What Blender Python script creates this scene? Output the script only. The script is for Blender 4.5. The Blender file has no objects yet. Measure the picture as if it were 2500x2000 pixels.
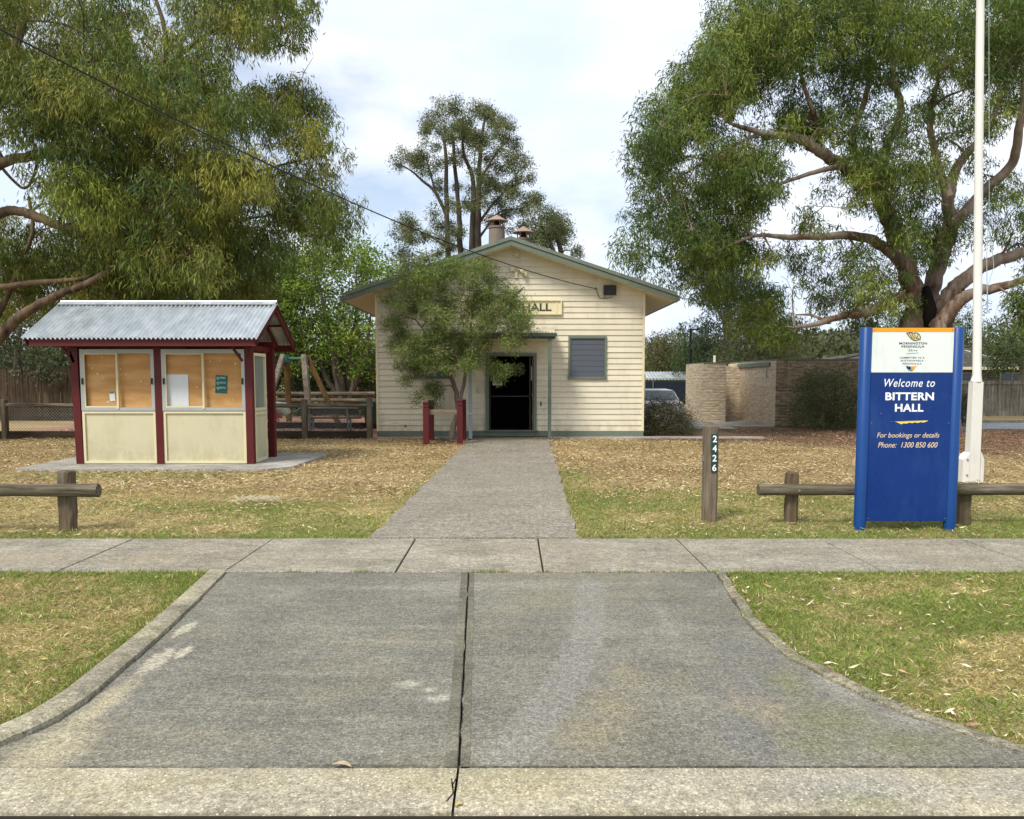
import bpy, bmesh, math, random
import numpy as np
from mathutils import Vector, Matrix
random.seed(7); RNG = np.random.default_rng(11)
R = math.radians
scene = bpy.context.scene
COL = scene.collection

# ------------------------------------------------------------------ camera
EYE = 1.6; TILT = 4.5; FPX = 2000.0; PPY = 925 + FPX*math.tan(R(TILT))
cam_d = bpy.data.cameras.new('camera'); cam = bpy.data.objects.new('camera', cam_d); COL.objects.link(cam)
cam.location = (0, 0, EYE); cam.rotation_euler = (R(90-TILT), 0, 0)
cam_d.sensor_width = 36; cam_d.lens = 36*FPX/2500.0
cam_d.shift_y = (PPY-1000)/2500.0
cam_d.clip_end = 3000; cam_d.clip_start = 0.05
scene.camera = cam
def at(px, py, Y):
    "a measured point of the photograph, at the real distance Y metres up the road from the camera"
    a = (px-1250)/FPX; k = -(py-PPY)/FPX; t = R(TILT)
    b = k*math.sin(t)+math.cos(t); c = k*math.cos(t)-math.sin(t); s = Y/b
    return Vector((a*s, Y, EYE+c*s))

# ------------------------------------------------------------------ world, sun, exposure
SUN = Vector((-0.42, -0.58, 0.85)).normalized()
world = bpy.data.worlds.new('World'); scene.world = world; world.use_nodes = True
nt = world.node_tree; nt.nodes.clear()
N = nt.nodes.new; L = nt.links.new
out = N('ShaderNodeOutputWorld'); mix = N('ShaderNodeMixShader')
b1 = N('ShaderNodeBackground'); b2 = N('ShaderNodeBackground')
sky = N('ShaderNodeTexSky'); sky.sky_type = 'NISHITA'; sky.sun_disc = False
sky.sun_elevation = math.asin(SUN.z); sky.sun_rotation = math.atan2(SUN.x, SUN.y)
sky.air_density = 1.0; sky.dust_density = 1.0
L(sky.outputs[0], b1.inputs[0]); b1.inputs[1].default_value = 0.12
tc = N('ShaderNodeTexCoord'); mp = N('ShaderNodeMapping'); mp.inputs['Scale'].default_value = (1.0, 1.0, 2.3)
mp.inputs['Location'].default_value = (3.1, 1.7, 0.4)
L(tc.outputs['Generated'], mp.inputs[0])
n1 = N('ShaderNodeTexNoise'); n1.inputs['Scale'].default_value = 1.9; n1.inputs['Detail'].default_value = 7; n1.inputs['Roughness'].default_value = 0.52
L(mp.outputs[0], n1.inputs[0])
rp = N('ShaderNodeValToRGB'); rp.color_ramp.elements[0].position = 0.36; rp.color_ramp.elements[1].position = 0.47
rp.color_ramp.elements[0].color = (0.30,)*3+(1,); rp.color_ramp.elements[1].color = (1,)*3+(1,)
L(n1.outputs[0], rp.inputs[0])
n2 = N('ShaderNodeTexNoise'); n2.inputs['Scale'].default_value = 3.3; n2.inputs['Detail'].default_value = 6
L(mp.outputs[0], n2.inputs[0])
rc = N('ShaderNodeValToRGB'); rc.color_ramp.elements[0].position = 0.36; rc.color_ramp.elements[1].position = 0.62
rc.color_ramp.elements[0].color = (0.64, 0.73, 0.89, 1); rc.color_ramp.elements[1].color = (0.86, 0.89, 0.95, 1)
L(n2.outputs[0], rc.inputs[0]); L(rc.outputs[0], b2.inputs[0]); b2.inputs[1].default_value = 0.97
L(rp.outputs[0], mix.inputs[0]); L(b1.outputs[0], mix.inputs[1]); L(b2.outputs[0], mix.inputs[2]); L(mix.outputs[0], out.inputs[0])
sl = bpy.data.lights.new('sun', 'SUN'); sl.energy = 2.9; sl.angle = R(16); sl.color = (1.0, 0.94, 0.84)
so = bpy.data.objects.new('sun', sl); COL.objects.link(so); so.rotation_euler = (-SUN).to_track_quat('-Z', 'Y').to_euler(); so.location = (0, 0, 40)
scene.view_settings.view_transform = 'Standard'; scene.view_settings.look = 'None'
scene.view_settings.exposure = 0.46; scene.view_settings.gamma = 1

# ------------------------------------------------------------------ materials
def hx(h):
    v = [int(h[i:i+2], 16)/255 for i in (0, 2, 4)]
    return tuple(c/12.92 if c <= .04045 else ((c+.055)/1.055)**2.4 for c in v)
class NT:
    def __init__(s, name):
        s.m = bpy.data.materials.new(name); s.m.use_nodes = True; s.t = s.m.node_tree
        s.b = s.t.nodes['Principled BSDF']; s.out = s.t.nodes['Material Output']
        s.tc = s.t.nodes.new('ShaderNodeTexCoord')
    def n(s, k, **kw):
        o = s.t.nodes.new(k)
        for a, v in kw.items(): setattr(o, a, v)
        return o
    def l(s, a, b): s.t.links.new(a, b)
    def map(s, scale=(1, 1, 1), rot=(0, 0, 0), loc=(0, 0, 0), src='Object'):
        m = s.n('ShaderNodeMapping'); m.inputs['Scale'].default_value = scale; m.inputs['Rotation'].default_value = rot; m.inputs['Location'].default_value = loc
        s.l(s.tc.outputs[src], m.inputs[0]); return m.outputs[0]
    def noise(s, vec, scale, detail=5, rough=.6):
        n = s.n('ShaderNodeTexNoise'); n.inputs['Scale'].default_value = scale; n.inputs['Detail'].default_value = detail; n.inputs['Roughness'].default_value = rough
        s.l(vec, n.inputs['Vector']); return n.outputs[0]
    def ramp(s, fac, stops):
        r = s.n('ShaderNodeValToRGB'); e = r.color_ramp.elements
        while len(e) < len(stops): e.new(0.5)
        for i, (p, c) in enumerate(stops):
            e[i].position = p; e[i].color = (c if len(c) == 4 else tuple(c)+(1,)) if hasattr(c, '__len__') else (c, c, c, 1)
        s.l(fac, r.inputs[0]); return r.outputs[0]
    def mix(s, fac, a, b, mode='MIX'):
        m = s.n('ShaderNodeMix', data_type='RGBA', blend_type=mode)
        for sock, v in ((m.inputs[0], fac), (m.inputs[6], a), (m.inputs[7], b)):
            if hasattr(v, 'links'): s.l(v, sock)
            elif hasattr(v, '__len__'): sock.default_value = tuple(v)[:3]+(1,)
            else: sock.default_value = v
        return m.outputs[2]
    def math(s, op, a, b=0.0, clamp=False):
        m = s.n('ShaderNodeMath', operation=op, use_clamp=clamp)
        for sock, v in ((m.inputs[0], a), (m.inputs[1], b)):
            if hasattr(v, 'links'): s.l(v, sock)
            else: sock.default_value = v
        return m.outputs[0]
    def n2c(s, c):
        q = s.n('ShaderNodeSeparateColor'); s.l(c, q.inputs[0]); return q.outputs[0]
    def bump(s, h, strength=.3, dist=.01):
        b = s.n('ShaderNodeBump'); b.inputs['Strength'].default_value = strength; b.inputs['Distance'].default_value = dist
        s.l(h, b.inputs['Height']); s.l(b.outputs[0], s.b.inputs['Normal'])
    def done(s, col=None, rough=.7, spec=.3, metal=0):
        if col is not None:
            if hasattr(col, 'links'): s.l(col, s.b.inputs['Base Color'])
            else: s.b.inputs['Base Color'].default_value = tuple(col)[:3]+(1,)
        if hasattr(rough, 'links'): s.l(rough, s.b.inputs['Roughness'])
        else: s.b.inputs['Roughness'].default_value = rough
        s.b.inputs['Specular IOR Level'].default_value = spec; s.b.inputs['Metallic'].default_value = metal
        return s.m
def sepz(k):
    q = k.n('ShaderNodeSeparateXYZ'); k.l(k.tc.outputs['Object'], q.inputs[0]); return q
def sc(c, k): return tuple(min(1, v*k) for v in c)
def paint(name, c, rough=.5, var=.14, scale=2.5, dirt=None, dirt_amt=.3, bump=.05, island=0):
    k = NT(name); v = k.map()
    a = k.noise(v, scale, 6, .65); b = k.noise(v, 45, 3, .6)
    col = k.ramp(a, [(.3, sc(c, 1-var)), (.7, sc(c, 1+var*.6))])
    col = k.mix(k.math('MULTIPLY', b, .18), col, sc(c, .6))
    if dirt:
        d = k.ramp(k.noise(k.map((1, 1, .35), loc=(5, 3, 1)), 3.1, 9, .72), [(.50, 0), (.68, 1)])
        col = k.mix(k.math('MULTIPLY', d, dirt_amt), col, dirt)
    if island:
        gi = k.n('ShaderNodeNewGeometry'); col = k.mix(1.0, col, k.ramp(gi.outputs['Random Per Island'], [(0, 1-island), (1, 1.0)]), 'MULTIPLY')
        gr = k.noise(k.map((.6, 1, 9), loc=(3, 1, 7)), 3.5, 7, .75); col = k.mix(k.ramp(gr, [(.52, 0), (.72, island*2.4)]), col, dirt)
        _, _, zz = (lambda q: (q.outputs[0], q.outputs[1], q.outputs[2]))(sepz(k)); lo = k.math('MULTIPLY', k.ramp(zz, [(.12, .55), (.55, 0)]), k.ramp(k.noise(k.map((1, 1, .5)), 6, 6, .7), [(.4, .1), (.6, 1)]))
        col = k.mix(lo, col, dirt)
    k.bump(b, bump, .01)
    return k.done(col, k.ramp(a, [(.3, rough-.08), (.7, rough+.12)]), .35)
def wood(name, c1, c2, axis='Z', scale=14, rough=.85, green=None):
    k = NT(name); s = {'X': (.07, 1, 1), 'Y': (1, .07, 1), 'Z': (1, 1, .07)}[axis]
    g = k.noise(k.map(s), scale, 8, .7); big = k.noise(k.map(), 1.7, 4)
    fine = k.noise(k.map(s), scale*5, 3, .6)
    col = k.ramp(g, [(.32, c2), (.5, tuple((a+b)/2 for a, b in zip(c1, c2))), (.66, c1)])
    col = k.mix(k.ramp(big, [(.4, 0), (.65, .55)]), col, sc(c2, .9) if green is None else green)
    k.bump(k.math('ADD', g, k.math('MULTIPLY', fine, .5)), .6, .012)
    return k.done(col, rough, .15)
def metal(name, c, rough=.4, m=.7, var=.15):
    k = NT(name); a = k.noise(k.map(), 6, 6, .7)
    return k.done(k.ramp(a, [(.3, sc(c, 1-var)), (.7, sc(c, 1+var))]), k.ramp(a, [(.3, rough), (.7, rough+.2)]), .4, m)
def leafmat(name, trans=.25, rough=.5):
    k = NT(name); at_ = k.n('ShaderNodeAttribute', attribute_name='Col')
    k.done(at_.outputs[0], rough, .16)
    tr = k.n('ShaderNodeBsdfTranslucent'); k.l(k.mix(.15, at_.outputs[0], (.35, .45, .08)), tr.inputs[0])
    mx = k.n('ShaderNodeMixShader'); mx.inputs[0].default_value = trans
    k.l(k.b.outputs[0], mx.inputs[1]); k.l(tr.outputs[0], mx.inputs[2]); k.l(mx.outputs[0], k.out.inputs[0])
    return k.m
M = {}
M['leaf'] = leafmat('leaf', .16, .5); M['grass'] = leafmat('grass', .32, .6); M['litter'] = leafmat('litter', .05, .75)
CREAM = hx('ddd5bd')
M['cream'] = paint('cream_paint', CREAM, .55, .07, 1.3, hx('94845f'), .25, island=.09)
M['cream_trim'] = paint('cream_trim', hx('e0d4ad'), .5, .05, 2, hx('8a7a56'), .12)
M['green_paint'] = paint('green_paint', hx('6a7465'), .5, .1, 3, hx('39463a'), .4)
M['green_dark'] = paint('dark_green_paint', hx('3f4c40'), .5, .1, 3)
M['window_frame'] = paint('slate_frame', hx('55636a'), .5, .1, 3)
M['maroon'] = paint('maroon_paint', hx('571517'), .5, .14, 3, hx('3f1012'), .4)
M['panel_cream'] = paint('kiosk_panel_cream', hx('c9c2a2'), .5, .06, 1.2, hx('9d956f'), .35, island=.04)
M['kiosk_trim'] = paint('kiosk_trim', hx('d6cda8'), .5, .04, 2)
M['alu'] = metal('aluminium_frame', hx('a9adaa'), .35, .35, .06)
M['white'] = paint('white_paint', hx('dcdad2'), .45, .05, 2, hx('8b857a'), .22)
M['paper'] = paint('white_board', hx('d9dde0'), .4, .03, 5, hx('9aa0a2'), .2)
M['black'] = paint('black_plastic', (.012, .012, .014), .4, .2, 5)
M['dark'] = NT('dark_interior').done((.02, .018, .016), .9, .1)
M['dullwhite'] = paint('off_white', hx('b9b9ae'), .6, .08, 4)
M['blue'] = paint('sign_blue', (.001, .030, .18), .30, .12, 2.2, (.02, .07, .22), .45, .02)
M['blue_post'] = paint('sign_post_blue', (.004, .050, .21), .38, .07, 2.2, (.01, .05, .2), .2, .02)
M['sign_white'] = paint('sign_white', hx('dfe5e0'), .4, .03, 3, hx('a9b2a6'), .35, .02)
M['orange'] = paint('sign_orange', (.82, .34, .015), .45, .05, 4)
M['lettering_white'] = NT('lettering_white').done((.85, .86, .88), .5, .3)
M['lettering_cream'] = NT('lettering_cream').done((.72, .55, .36), .5, .3)
M['lettering_dark'] = NT('lettering_dark').done((.03, .035, .04), .5, .3)
M['lettering_green'] = paint('lettering_green', hx('33402f'), .6, .15, 6)
M['yellow'] = NT('yellow').done((.80, .62, .10), .5, .3)
M['leafgreen'] = NT('emblem_green').done((.12, .32, .04), .5, .3)
M['navy'] = NT('emblem_navy').done((.01, .03, .16), .5, .3)
M['plate'] = paint('number_plate', (.012, .05, .045), .4, .1, 8)
M['poster_green'] = paint('poster_green', (.012, .11, .09), .4, .25, 20)
M['log'] = wood('weathered_log', hx('8b8070'), hx('2c251d'), 'X', 26, .9, hx('4b4a30'))
M['post_wood'] = wood('weathered_post', hx('8b7f6e'), hx('43392d'), 'Z', 16, .9, hx('5c5343'))
M['post_brown'] = wood('brown_post', hx('7d7565'), hx('403829'), 'Z', 16, .9, hx('5a3f24'))
M['sleeper'] = wood('sleeper', hx('4f4436'), hx('241d16'), 'X', 12, .95)
M['paling'] = wood('paling_brown', hx('5d4f41'), hx('2a221b'), 'Z', 10, .95)
M['paling_grey'] = wood('paling_grey', hx('908b80'), hx('4b4740'), 'Z', 10, .95)
M['swing_wood'] = wood('swing_wood', hx('b0a595'), hx('6b5c49'), 'Z', 14, .9)
M['swing_tan'] = wood('swing_tan', hx('8b6d48'), hx('54401f'), 'Z', 14, .9)
M['steel_green'] = metal('green_steel', hx('3f7a6c'), .5, .1)
M['galv'] = metal('galvanised_wire', hx('8d9290'), .4, .8)
M['flue'] = paint('flue_render', hx('80736a'), .8, .16, 5, hx('5d5048'), .4)
M['terracotta'] = metal('rusty_cap', hx('a08577'), .6, .2)
M['tile'] = None
M['shade_cloth'] = NT('shade_cloth').done((.02, .028, .04), .9, .1)
M['tyre'] = NT('rubber').done((.02, .02, .02), .85, .2)
M['red'] = paint('red_plastic', hx('a1272a'), .4, .08, 3)
M['glass'] = NT('glass').done((.05, .07, .08), .06, .6)
M['weed'] = M['grass']
# galvanised corrugated roof
k = NT('corrugated_zinc'); a = k.noise(k.map((1, .3, 1)), 5, 7, .7)
M['zinc'] = k.done(k.ramp(a, [(.3, hx('b0b6b8')), (.7, hx('d8dcdd'))]), k.ramp(a, [(.3, .32), (.7, .5)]), .5, .6)
k = NT('corrugated_cream'); a = k.noise(k.map((1, .3, 1)), 5, 7, .7)
M['awning_sheet'] = k.done(k.ramp(a, [(.3, hx('a39c88')), (.7, hx('d5cfb8'))]), .6, .3)
k = NT('green_roof_sheet'); a = k.noise(k.map(), 2, 7, .7)
M['roof_green'] = k.done(k.ramp(a, [(.3, hx('60695c')), (.7, hx('7a8275'))]), .5, .3)
# plywood
k = NT('plywood'); v = k.map((.35, 1, 1.6)); w = k.n('ShaderNodeTexWave', wave_type='RINGS'); w.inputs['Scale'].default_value = 3.2; w.inputs['Distortion'].default_value = 7; w.inputs['Detail'].default_value = 3
k.l(v, w.inputs[0]); c = k.mix(w.outputs['Fac'], hx('b98a50'), hx('caa068')); c = k.mix(k.ramp(k.noise(k.map(), 2.3, 4), [(.4, 0), (.7, .45)]), c, hx('a5743c'))
d = k.ramp(k.noise(k.map(loc=(2, 1, 4)), 6.0, 5), [(.70, 0), (.76, .55)]); c = k.mix(d, c, hx('d8b68c'))
M['ply'] = k.done(c, .5, .35)
# fly screen over louvres
k = NT('security_screen'); w = k.n('ShaderNodeTexWave', bands_direction='X'); w.inputs['Scale'].default_value = 14; k.l(k.map(), w.inputs[0])
M['screen'] = k.done(k.mix(w.outputs['Fac'], (.045, .055, .075), (.13, .145, .17)), .5, .3)
# bark
def bark(name, c1, c2, c3):
    k = NT(name); g = k.noise(k.map((1, 1, .16)), 5, 7, .65); b = k.noise(k.map(), .8, 4)
    col = k.ramp(g, [(.34, c2), (.5, c1), (.68, c3)]); col = k.mix(k.ramp(b, [(.42, 0), (.62, .8)]), col, c3)
    k.bump(g, .8, .05); return k.done(col, .85, .2)
M['bark_pink'] = bark('peeling_gum_bark', hx('6d5546'), hx('3d291f'), hx('9d9080'))
M['bark_pale'] = bark('pale_gum_bark', hx('857363'), hx('463a30'), hx('a3957f'))
M['bark_brown'] = bark('brown_gum_bark', hx('4d3f33'), hx('271e18'), hx('76644f'))
M['bark_dark'] = bark('dark_bark', hx('453c35'), hx('221d19'), hx('5a5048'))
M['bark_grey'] = bark('grey_bark', hx('5d534a'), hx('2c2621'), hx('736a5f'))
# concrete
def concrete(name, c, dark, light, speck=260, speck_amt=.55, stains=(), big=.55, tan=None, pebble=0):
    k = NT(name); v = k.map()
    a = k.noise(v, big, 10, .68); a2 = k.noise(k.map((.6, 1.3, 1), loc=(9, 4, 0)), 3.6, 10, .78)
    col = k.ramp(k.math('ADD', k.math('MULTIPLY', a, .5), k.math('MULTIPLY', a2, .5)), [(.40, dark), (.5, c), (.60, light)])
    if tan: col = k.mix(k.ramp(k.noise(k.map((.5, 1, 1), loc=(2, 7, 0)), 1.1, 9, .7), [(.50, 0), (.62, .6)]), col, tan)
    for mk in stains: col = mk(k, col)
    mul = None
    for sc_, lo, hi, am in ((speck, .34, .66, speck_amt), (speck*.45, .36, .64, speck_amt*.8), (speck*.18, .38, .62, speck_amt*.45)):
        g = k.math('ADD', k.math('MULTIPLY', k.math('SUBTRACT', k.ramp(k.noise(v, sc_, 3, .75), [(lo, 0), (hi, 1)]), .5), am*1.7), 1.0)
        col = k.mix(1.0, col, g, 'MULTIPLY')
    sp = k.noise(v, speck*.6, 3, .7)
    d = k.ramp(k.noise(k.map(loc=(3, 8, 1)), 30, 3, .6), [(.27, .75), (.31, 0)]); col = k.mix(d, col, sc(dark, .45))
    if pebble:
        vo = k.n('ShaderNodeTexVoronoi'); vo.inputs['Scale'].default_value = pebble; k.l(v, vo.inputs['Vector'])
        pk = k.math('MULTIPLY', k.ramp(vo.outputs['Distance'], [(.16, 1), (.24, 0)]), k.ramp(k.n2c(vo.outputs['Color']), [(.45, 0), (.5, .65)]))
        col = k.mix(pk, col, sc(light, 1.75))
        pk2 = k.math('MULTIPLY', k.ramp(vo.outputs['Distance'], [(.18, 1), (.26, 0)]), k.ramp(k.n2c(vo.outputs['Color']), [(.25, .55), (.30, 0)]))
        col = k.mix(pk2, col, sc(dark, .35))
    k.bump(sp, .5, .006)
    return k.done(col, .9, .2)
def xy(k):
    s = k.n('ShaderNodeSeparateXYZ'); k.l(k.tc.outputs['Object'], s.inputs[0]); return s.outputs[0], s.outputs[1]
def swath(pts, colr, amt, soft=.08, rag=.15, nsc=9):
    "one stain or worn patch: the union of ellipses (cx, cy, rx, ry) with a ragged edge"
    def f(k, col):
        nn = k.n('ShaderNodeTexNoise'); nn.inputs['Scale'].default_value = nsc; nn.inputs['Detail'].default_value = 8; nn.inputs['Roughness'].default_value = .7; k.l(k.tc.outputs['Object'], nn.inputs[0])
        jit = k.math('MULTIPLY', k.math('SUBTRACT', nn.outputs[0], .5), rag*2); X_, Y_ = xy(k); dmin = None
        for (cx, cy, rx, ry) in pts:
            a = k.math('POWER', k.math('ABSOLUTE', k.math('DIVIDE', k.math('SUBTRACT', X_, cx), rx)), 2); b = k.math('POWER', k.math('ABSOLUTE', k.math('DIVIDE', k.math('SUBTRACT', Y_, cy), ry)), 2)
            d = k.math('SQRT', k.math('ADD', a, b)); dmin = d if dmin is None else k.math('MINIMUM', dmin, d)
        d = k.math('ADD', dmin, jit)
        return k.mix(k.ramp(d, [(max(0, 1-soft*2), amt), (1.0, 0)]), col, colr)
    return f
def blot(cx, cy, rx, ry, colr, amt, soft=.25, rot=0): return swath([(cx, cy, rx, ry)], colr, amt, soft, soft*1.3)
sm = [(.60, 6.15, .13, .35), (.56, 5.8, .14, .4), (.52, 5.4, .135, .4), (.45, 4.95, .13, .35), (.38, 4.62, .125, .32), (.32, 4.35, .12, .28), (.24, 4.1, .12, .25), (.17, 3.9, .125, .2), (.10, 3.7, .13, .2), (.03, 3.52, .14, .18), (-.03, 3.38, .13, .12)]
drive_stains = (swath([(-1.9, 3.275, 1.2, .012), (-.6, 3.28, .5, .02), (.9, 3.275, 1.3, .009), (-.235, 3.33, .03, .06)], hx('4a463b'), .8, .8, 1.1, 12), swath([(-2.0, 3.45, .20, .35), (-2.02, 3.9, .10, .5)], hx('a39a80'), .8, .3, .6), swath([(-2.02, 4.55, .07, .25), (-1.93, 4.7, .05, .12), (-2.1, 5.15, .05, .18)], hx('a8a28e'), .8, .15, .9, 22),
    swath([(-.55, 4.2, .09, .07), (-.42, 4.12, .05, .05), (-.36, 4.0, .12, .06)], hx('a8a596'), .7, .4, .7, 14), swath([(-1.2, 4.35, .5, .04), (-.9, 3.75, .4, .035), (-1.3, 3.95, .2, .04), (-.8, 4.9, .6, .06), (-.5, 5.2, .4, .05)], hx('96927f'), .35, .8, 2.2, 7),
    swath([(-.6, 6.2, 1.2, .12), (.2, 6.3, 1.2, .13)], hx('9a978a'), .4, .9, 1.6, 8),
    swath([(1.02, 5.4, .06, .9), (-.27, 4.6, .012, 1.0)], hx('92907f'), .35, .7, .7),
    swath([(.36, 3.6, .25, .3), (.5, 3.9, .2, .3), (.62, 4.3, .12, .3)], hx('8e8568'), .5, .6, .9, 14),
    swath(sm, hx('84827b'), .55, .16, .2), swath([(1.35, 4.6, .22, .35), (1.2, 4.2, .25, .35), (1.05, 3.55, .14, .3)], hx('6c6b66'), .6, .15, .2),
    swath([(1.25, 3.85, .12, .35), (1.12, 4.0, .06, .25)], hx('94866f'), .5, .5, .7), swath([(1.5, 3.75, .35, .32), (1.75, 3.5, .4, .22), (1.35, 3.5, .25, .2), (1.45, 4.2, .15, .3)], hx('6c6e4c'), .7, .5, .6), swath([(1.95, 3.75, .3, .16), (1.7, 4.2, .12, .35), (2.3, 3.5, .3, .14)], hx('8f8b80'), .7, .4, .5))
M['drive'] = concrete('driveway_concrete', hx('737066'), hx('66635a'), hx('827e71'), 120, .50, drive_stains, 1.1, hx('7f7965'), 42)
M['footpath'] = concrete('footpath_concrete', hx('8c8677'), hx('787264'), hx('9f9888'), 80, .45, (), 1.3, hx('918770'))
M['path'] = concrete('hall_path_concrete', hx('837d70'), hx('787265'), hx('8f887a'), 60, .5, (), .8, hx('8c8472'))
M['apron'] = concrete('apron_concrete', hx('9e9783'), hx('827c6b'), hx('b3ab94'), 130, .42, (swath([(1.35, 3.1, .5, .2), (2.2, 3.1, .6, .2)], hx('8f8b80'), .7, .3, .4), swath([(1.35, 3.0, .25, .1)], hx('75754f'), .6, .5, .5), swath([(-.3, 2.93, .4, .02), (1, 2.93, 1.2, .02), (-1.5, 2.93, 1, .015)], hx('57523f'), .7, .6, .9, 14)), 1.6, hx('a09675'), 46)
M['kerb'] = concrete('kerb_concrete', hx('8e8775'), hx('6d6755'), hx('a49c86'), 120, .45, (), 2.2, hx('a5a07e'))
M['slab'] = concrete('kiosk_slab', hx('98948b'), hx('807c73'), hx('aeaaa0'), 60, .25, (), .9)
M['asphalt'] = concrete('asphalt', hx('8a8d90'), hx('75787b'), hx('9da0a2'), 60, .3, (), .6)
M['gutter'] = concrete('gutter_concrete', hx('7c766b'), hx('5c564d'), hx('948c7c'), 150, .5, (), 2)
M['joint'] = NT('joint_dirt').done(hx('2f2a22'), .95, .1)
# ground sheet
k = NT('lawn_soil'); at_ = k.n('ShaderNodeAttribute', attribute_name='Col'); v = k.map()
n_ = k.noise(v, 9, 8, .75); n3 = k.noise(v, 60, 4, .7)
c = k.mix(k.ramp(n_, [(.33, .6), (.6, 0)]), at_.outputs[0], (.12, .08, .04)); c = k.mix(k.ramp(n3, [(.5, 0), (.7, .6)]), c, (.52, .41, .20))
k.bump(n3, .8, .02); M['ground'] = k.done(c, .95, .1)
k = NT('playground_chips'); v = k.map(); n3 = k.noise(v, 22, 4, .8)
k.bump(n3, .8, .03); M['chips'] = k.done(k.ramp(n3, [(.3, hx('6a4a3c')), (.5, hx('a07a66')), (.7, hx('d8b9a5'))]), .95, .1)
# split face block
def blockwork(name, axis, c1, c2, mo, hollow_shade, rough_d):
    k = NT(name); sp = k.n('ShaderNodeSeparateXYZ'); k.l(k.tc.outputs['Object'], sp.inputs[0]); cb = k.n('ShaderNodeCombineXYZ')
    k.l(sp.outputs[axis], cb.inputs[0]); k.l(sp.outputs[2], cb.inputs[1])
    b = k.n('ShaderNodeTexBrick'); k.l(cb.outputs[0], b.inputs[0])
    for nme, val in (('Color1', c1+(1,)), ('Color2', c2+(1,)), ('Mortar', mo+(1,)), ('Scale', 1.0), ('Mortar Size', .006), ('Brick Width', .39), ('Row Height', .1)): b.inputs[nme].default_value = val
    g = k.noise(k.map((1, 1, 3.0)), 4.5, 7, .7)
    c = k.mix(k.ramp(g, [(.40, .75), (.56, 0)]), b.outputs[0], hollow_shade)  # shadows in the stone's hollows mixed into the colour
    bb = k.math('SUBTRACT', k.math('MULTIPLY', g, 1.6), k.math('MULTIPLY', b.outputs['Fac'], .4)); k.bump(bb, 1.0, rough_d)
    return k.done(c, .9, .15)
M['block_shaded'] = blockwork('split_block_front_shaded', 0, hx('c6b497'), hx('b5a286'), hx('9c8a72'), hx('6f5f4c'), .06); M['block_y'] = blockwork('split_block_side', 1, hx('e3d3ba'), hx('d8c7ac'), hx('c4b296'), hx('b09d83'), .03); M['block_lit'] = blockwork('split_block_front_lit', 0, hx('e3d3ba'), hx('d8c7ac'), hx('c4b296'), hx('ab9980'), .04)  # street wall's shade put into its darker colour; other walls keep the lit tone
def bricks(name, c1, c2, mo, bw, rh, axis=0):
    k = NT(name); sp = k.n('ShaderNodeSeparateXYZ'); k.l(k.tc.outputs['Object'], sp.inputs[0]); cb = k.n('ShaderNodeCombineXYZ')
    k.l(sp.outputs[axis], cb.inputs[0]); k.l(sp.outputs[2], cb.inputs[1]); b = k.n('ShaderNodeTexBrick'); k.l(cb.outputs[0], b.inputs[0])
    for nme, val in (('Color1', c1+(1,)), ('Color2', c2+(1,)), ('Mortar', mo+(1,)), ('Scale', 1.0), ('Mortar Size', .012), ('Brick Width', bw), ('Row Height', rh)): b.inputs[nme].default_value = val
    return k.done(b.outputs[0], .9, .15)
M['brick'] = bricks('brown_brick', hx('7a6153'), hx('5d4a40'), hx('8f8578'), .24, .086)
M['brick_orange'] = bricks('orange_brick', hx('a8603c'), hx('8d4d30'), hx('8f7a68'), .24, .086)
M['tile'] = bricks('roof_tile', hx('5d5a55'), hx('47443f'), hx('2b2926'), .3, .14)

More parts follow.
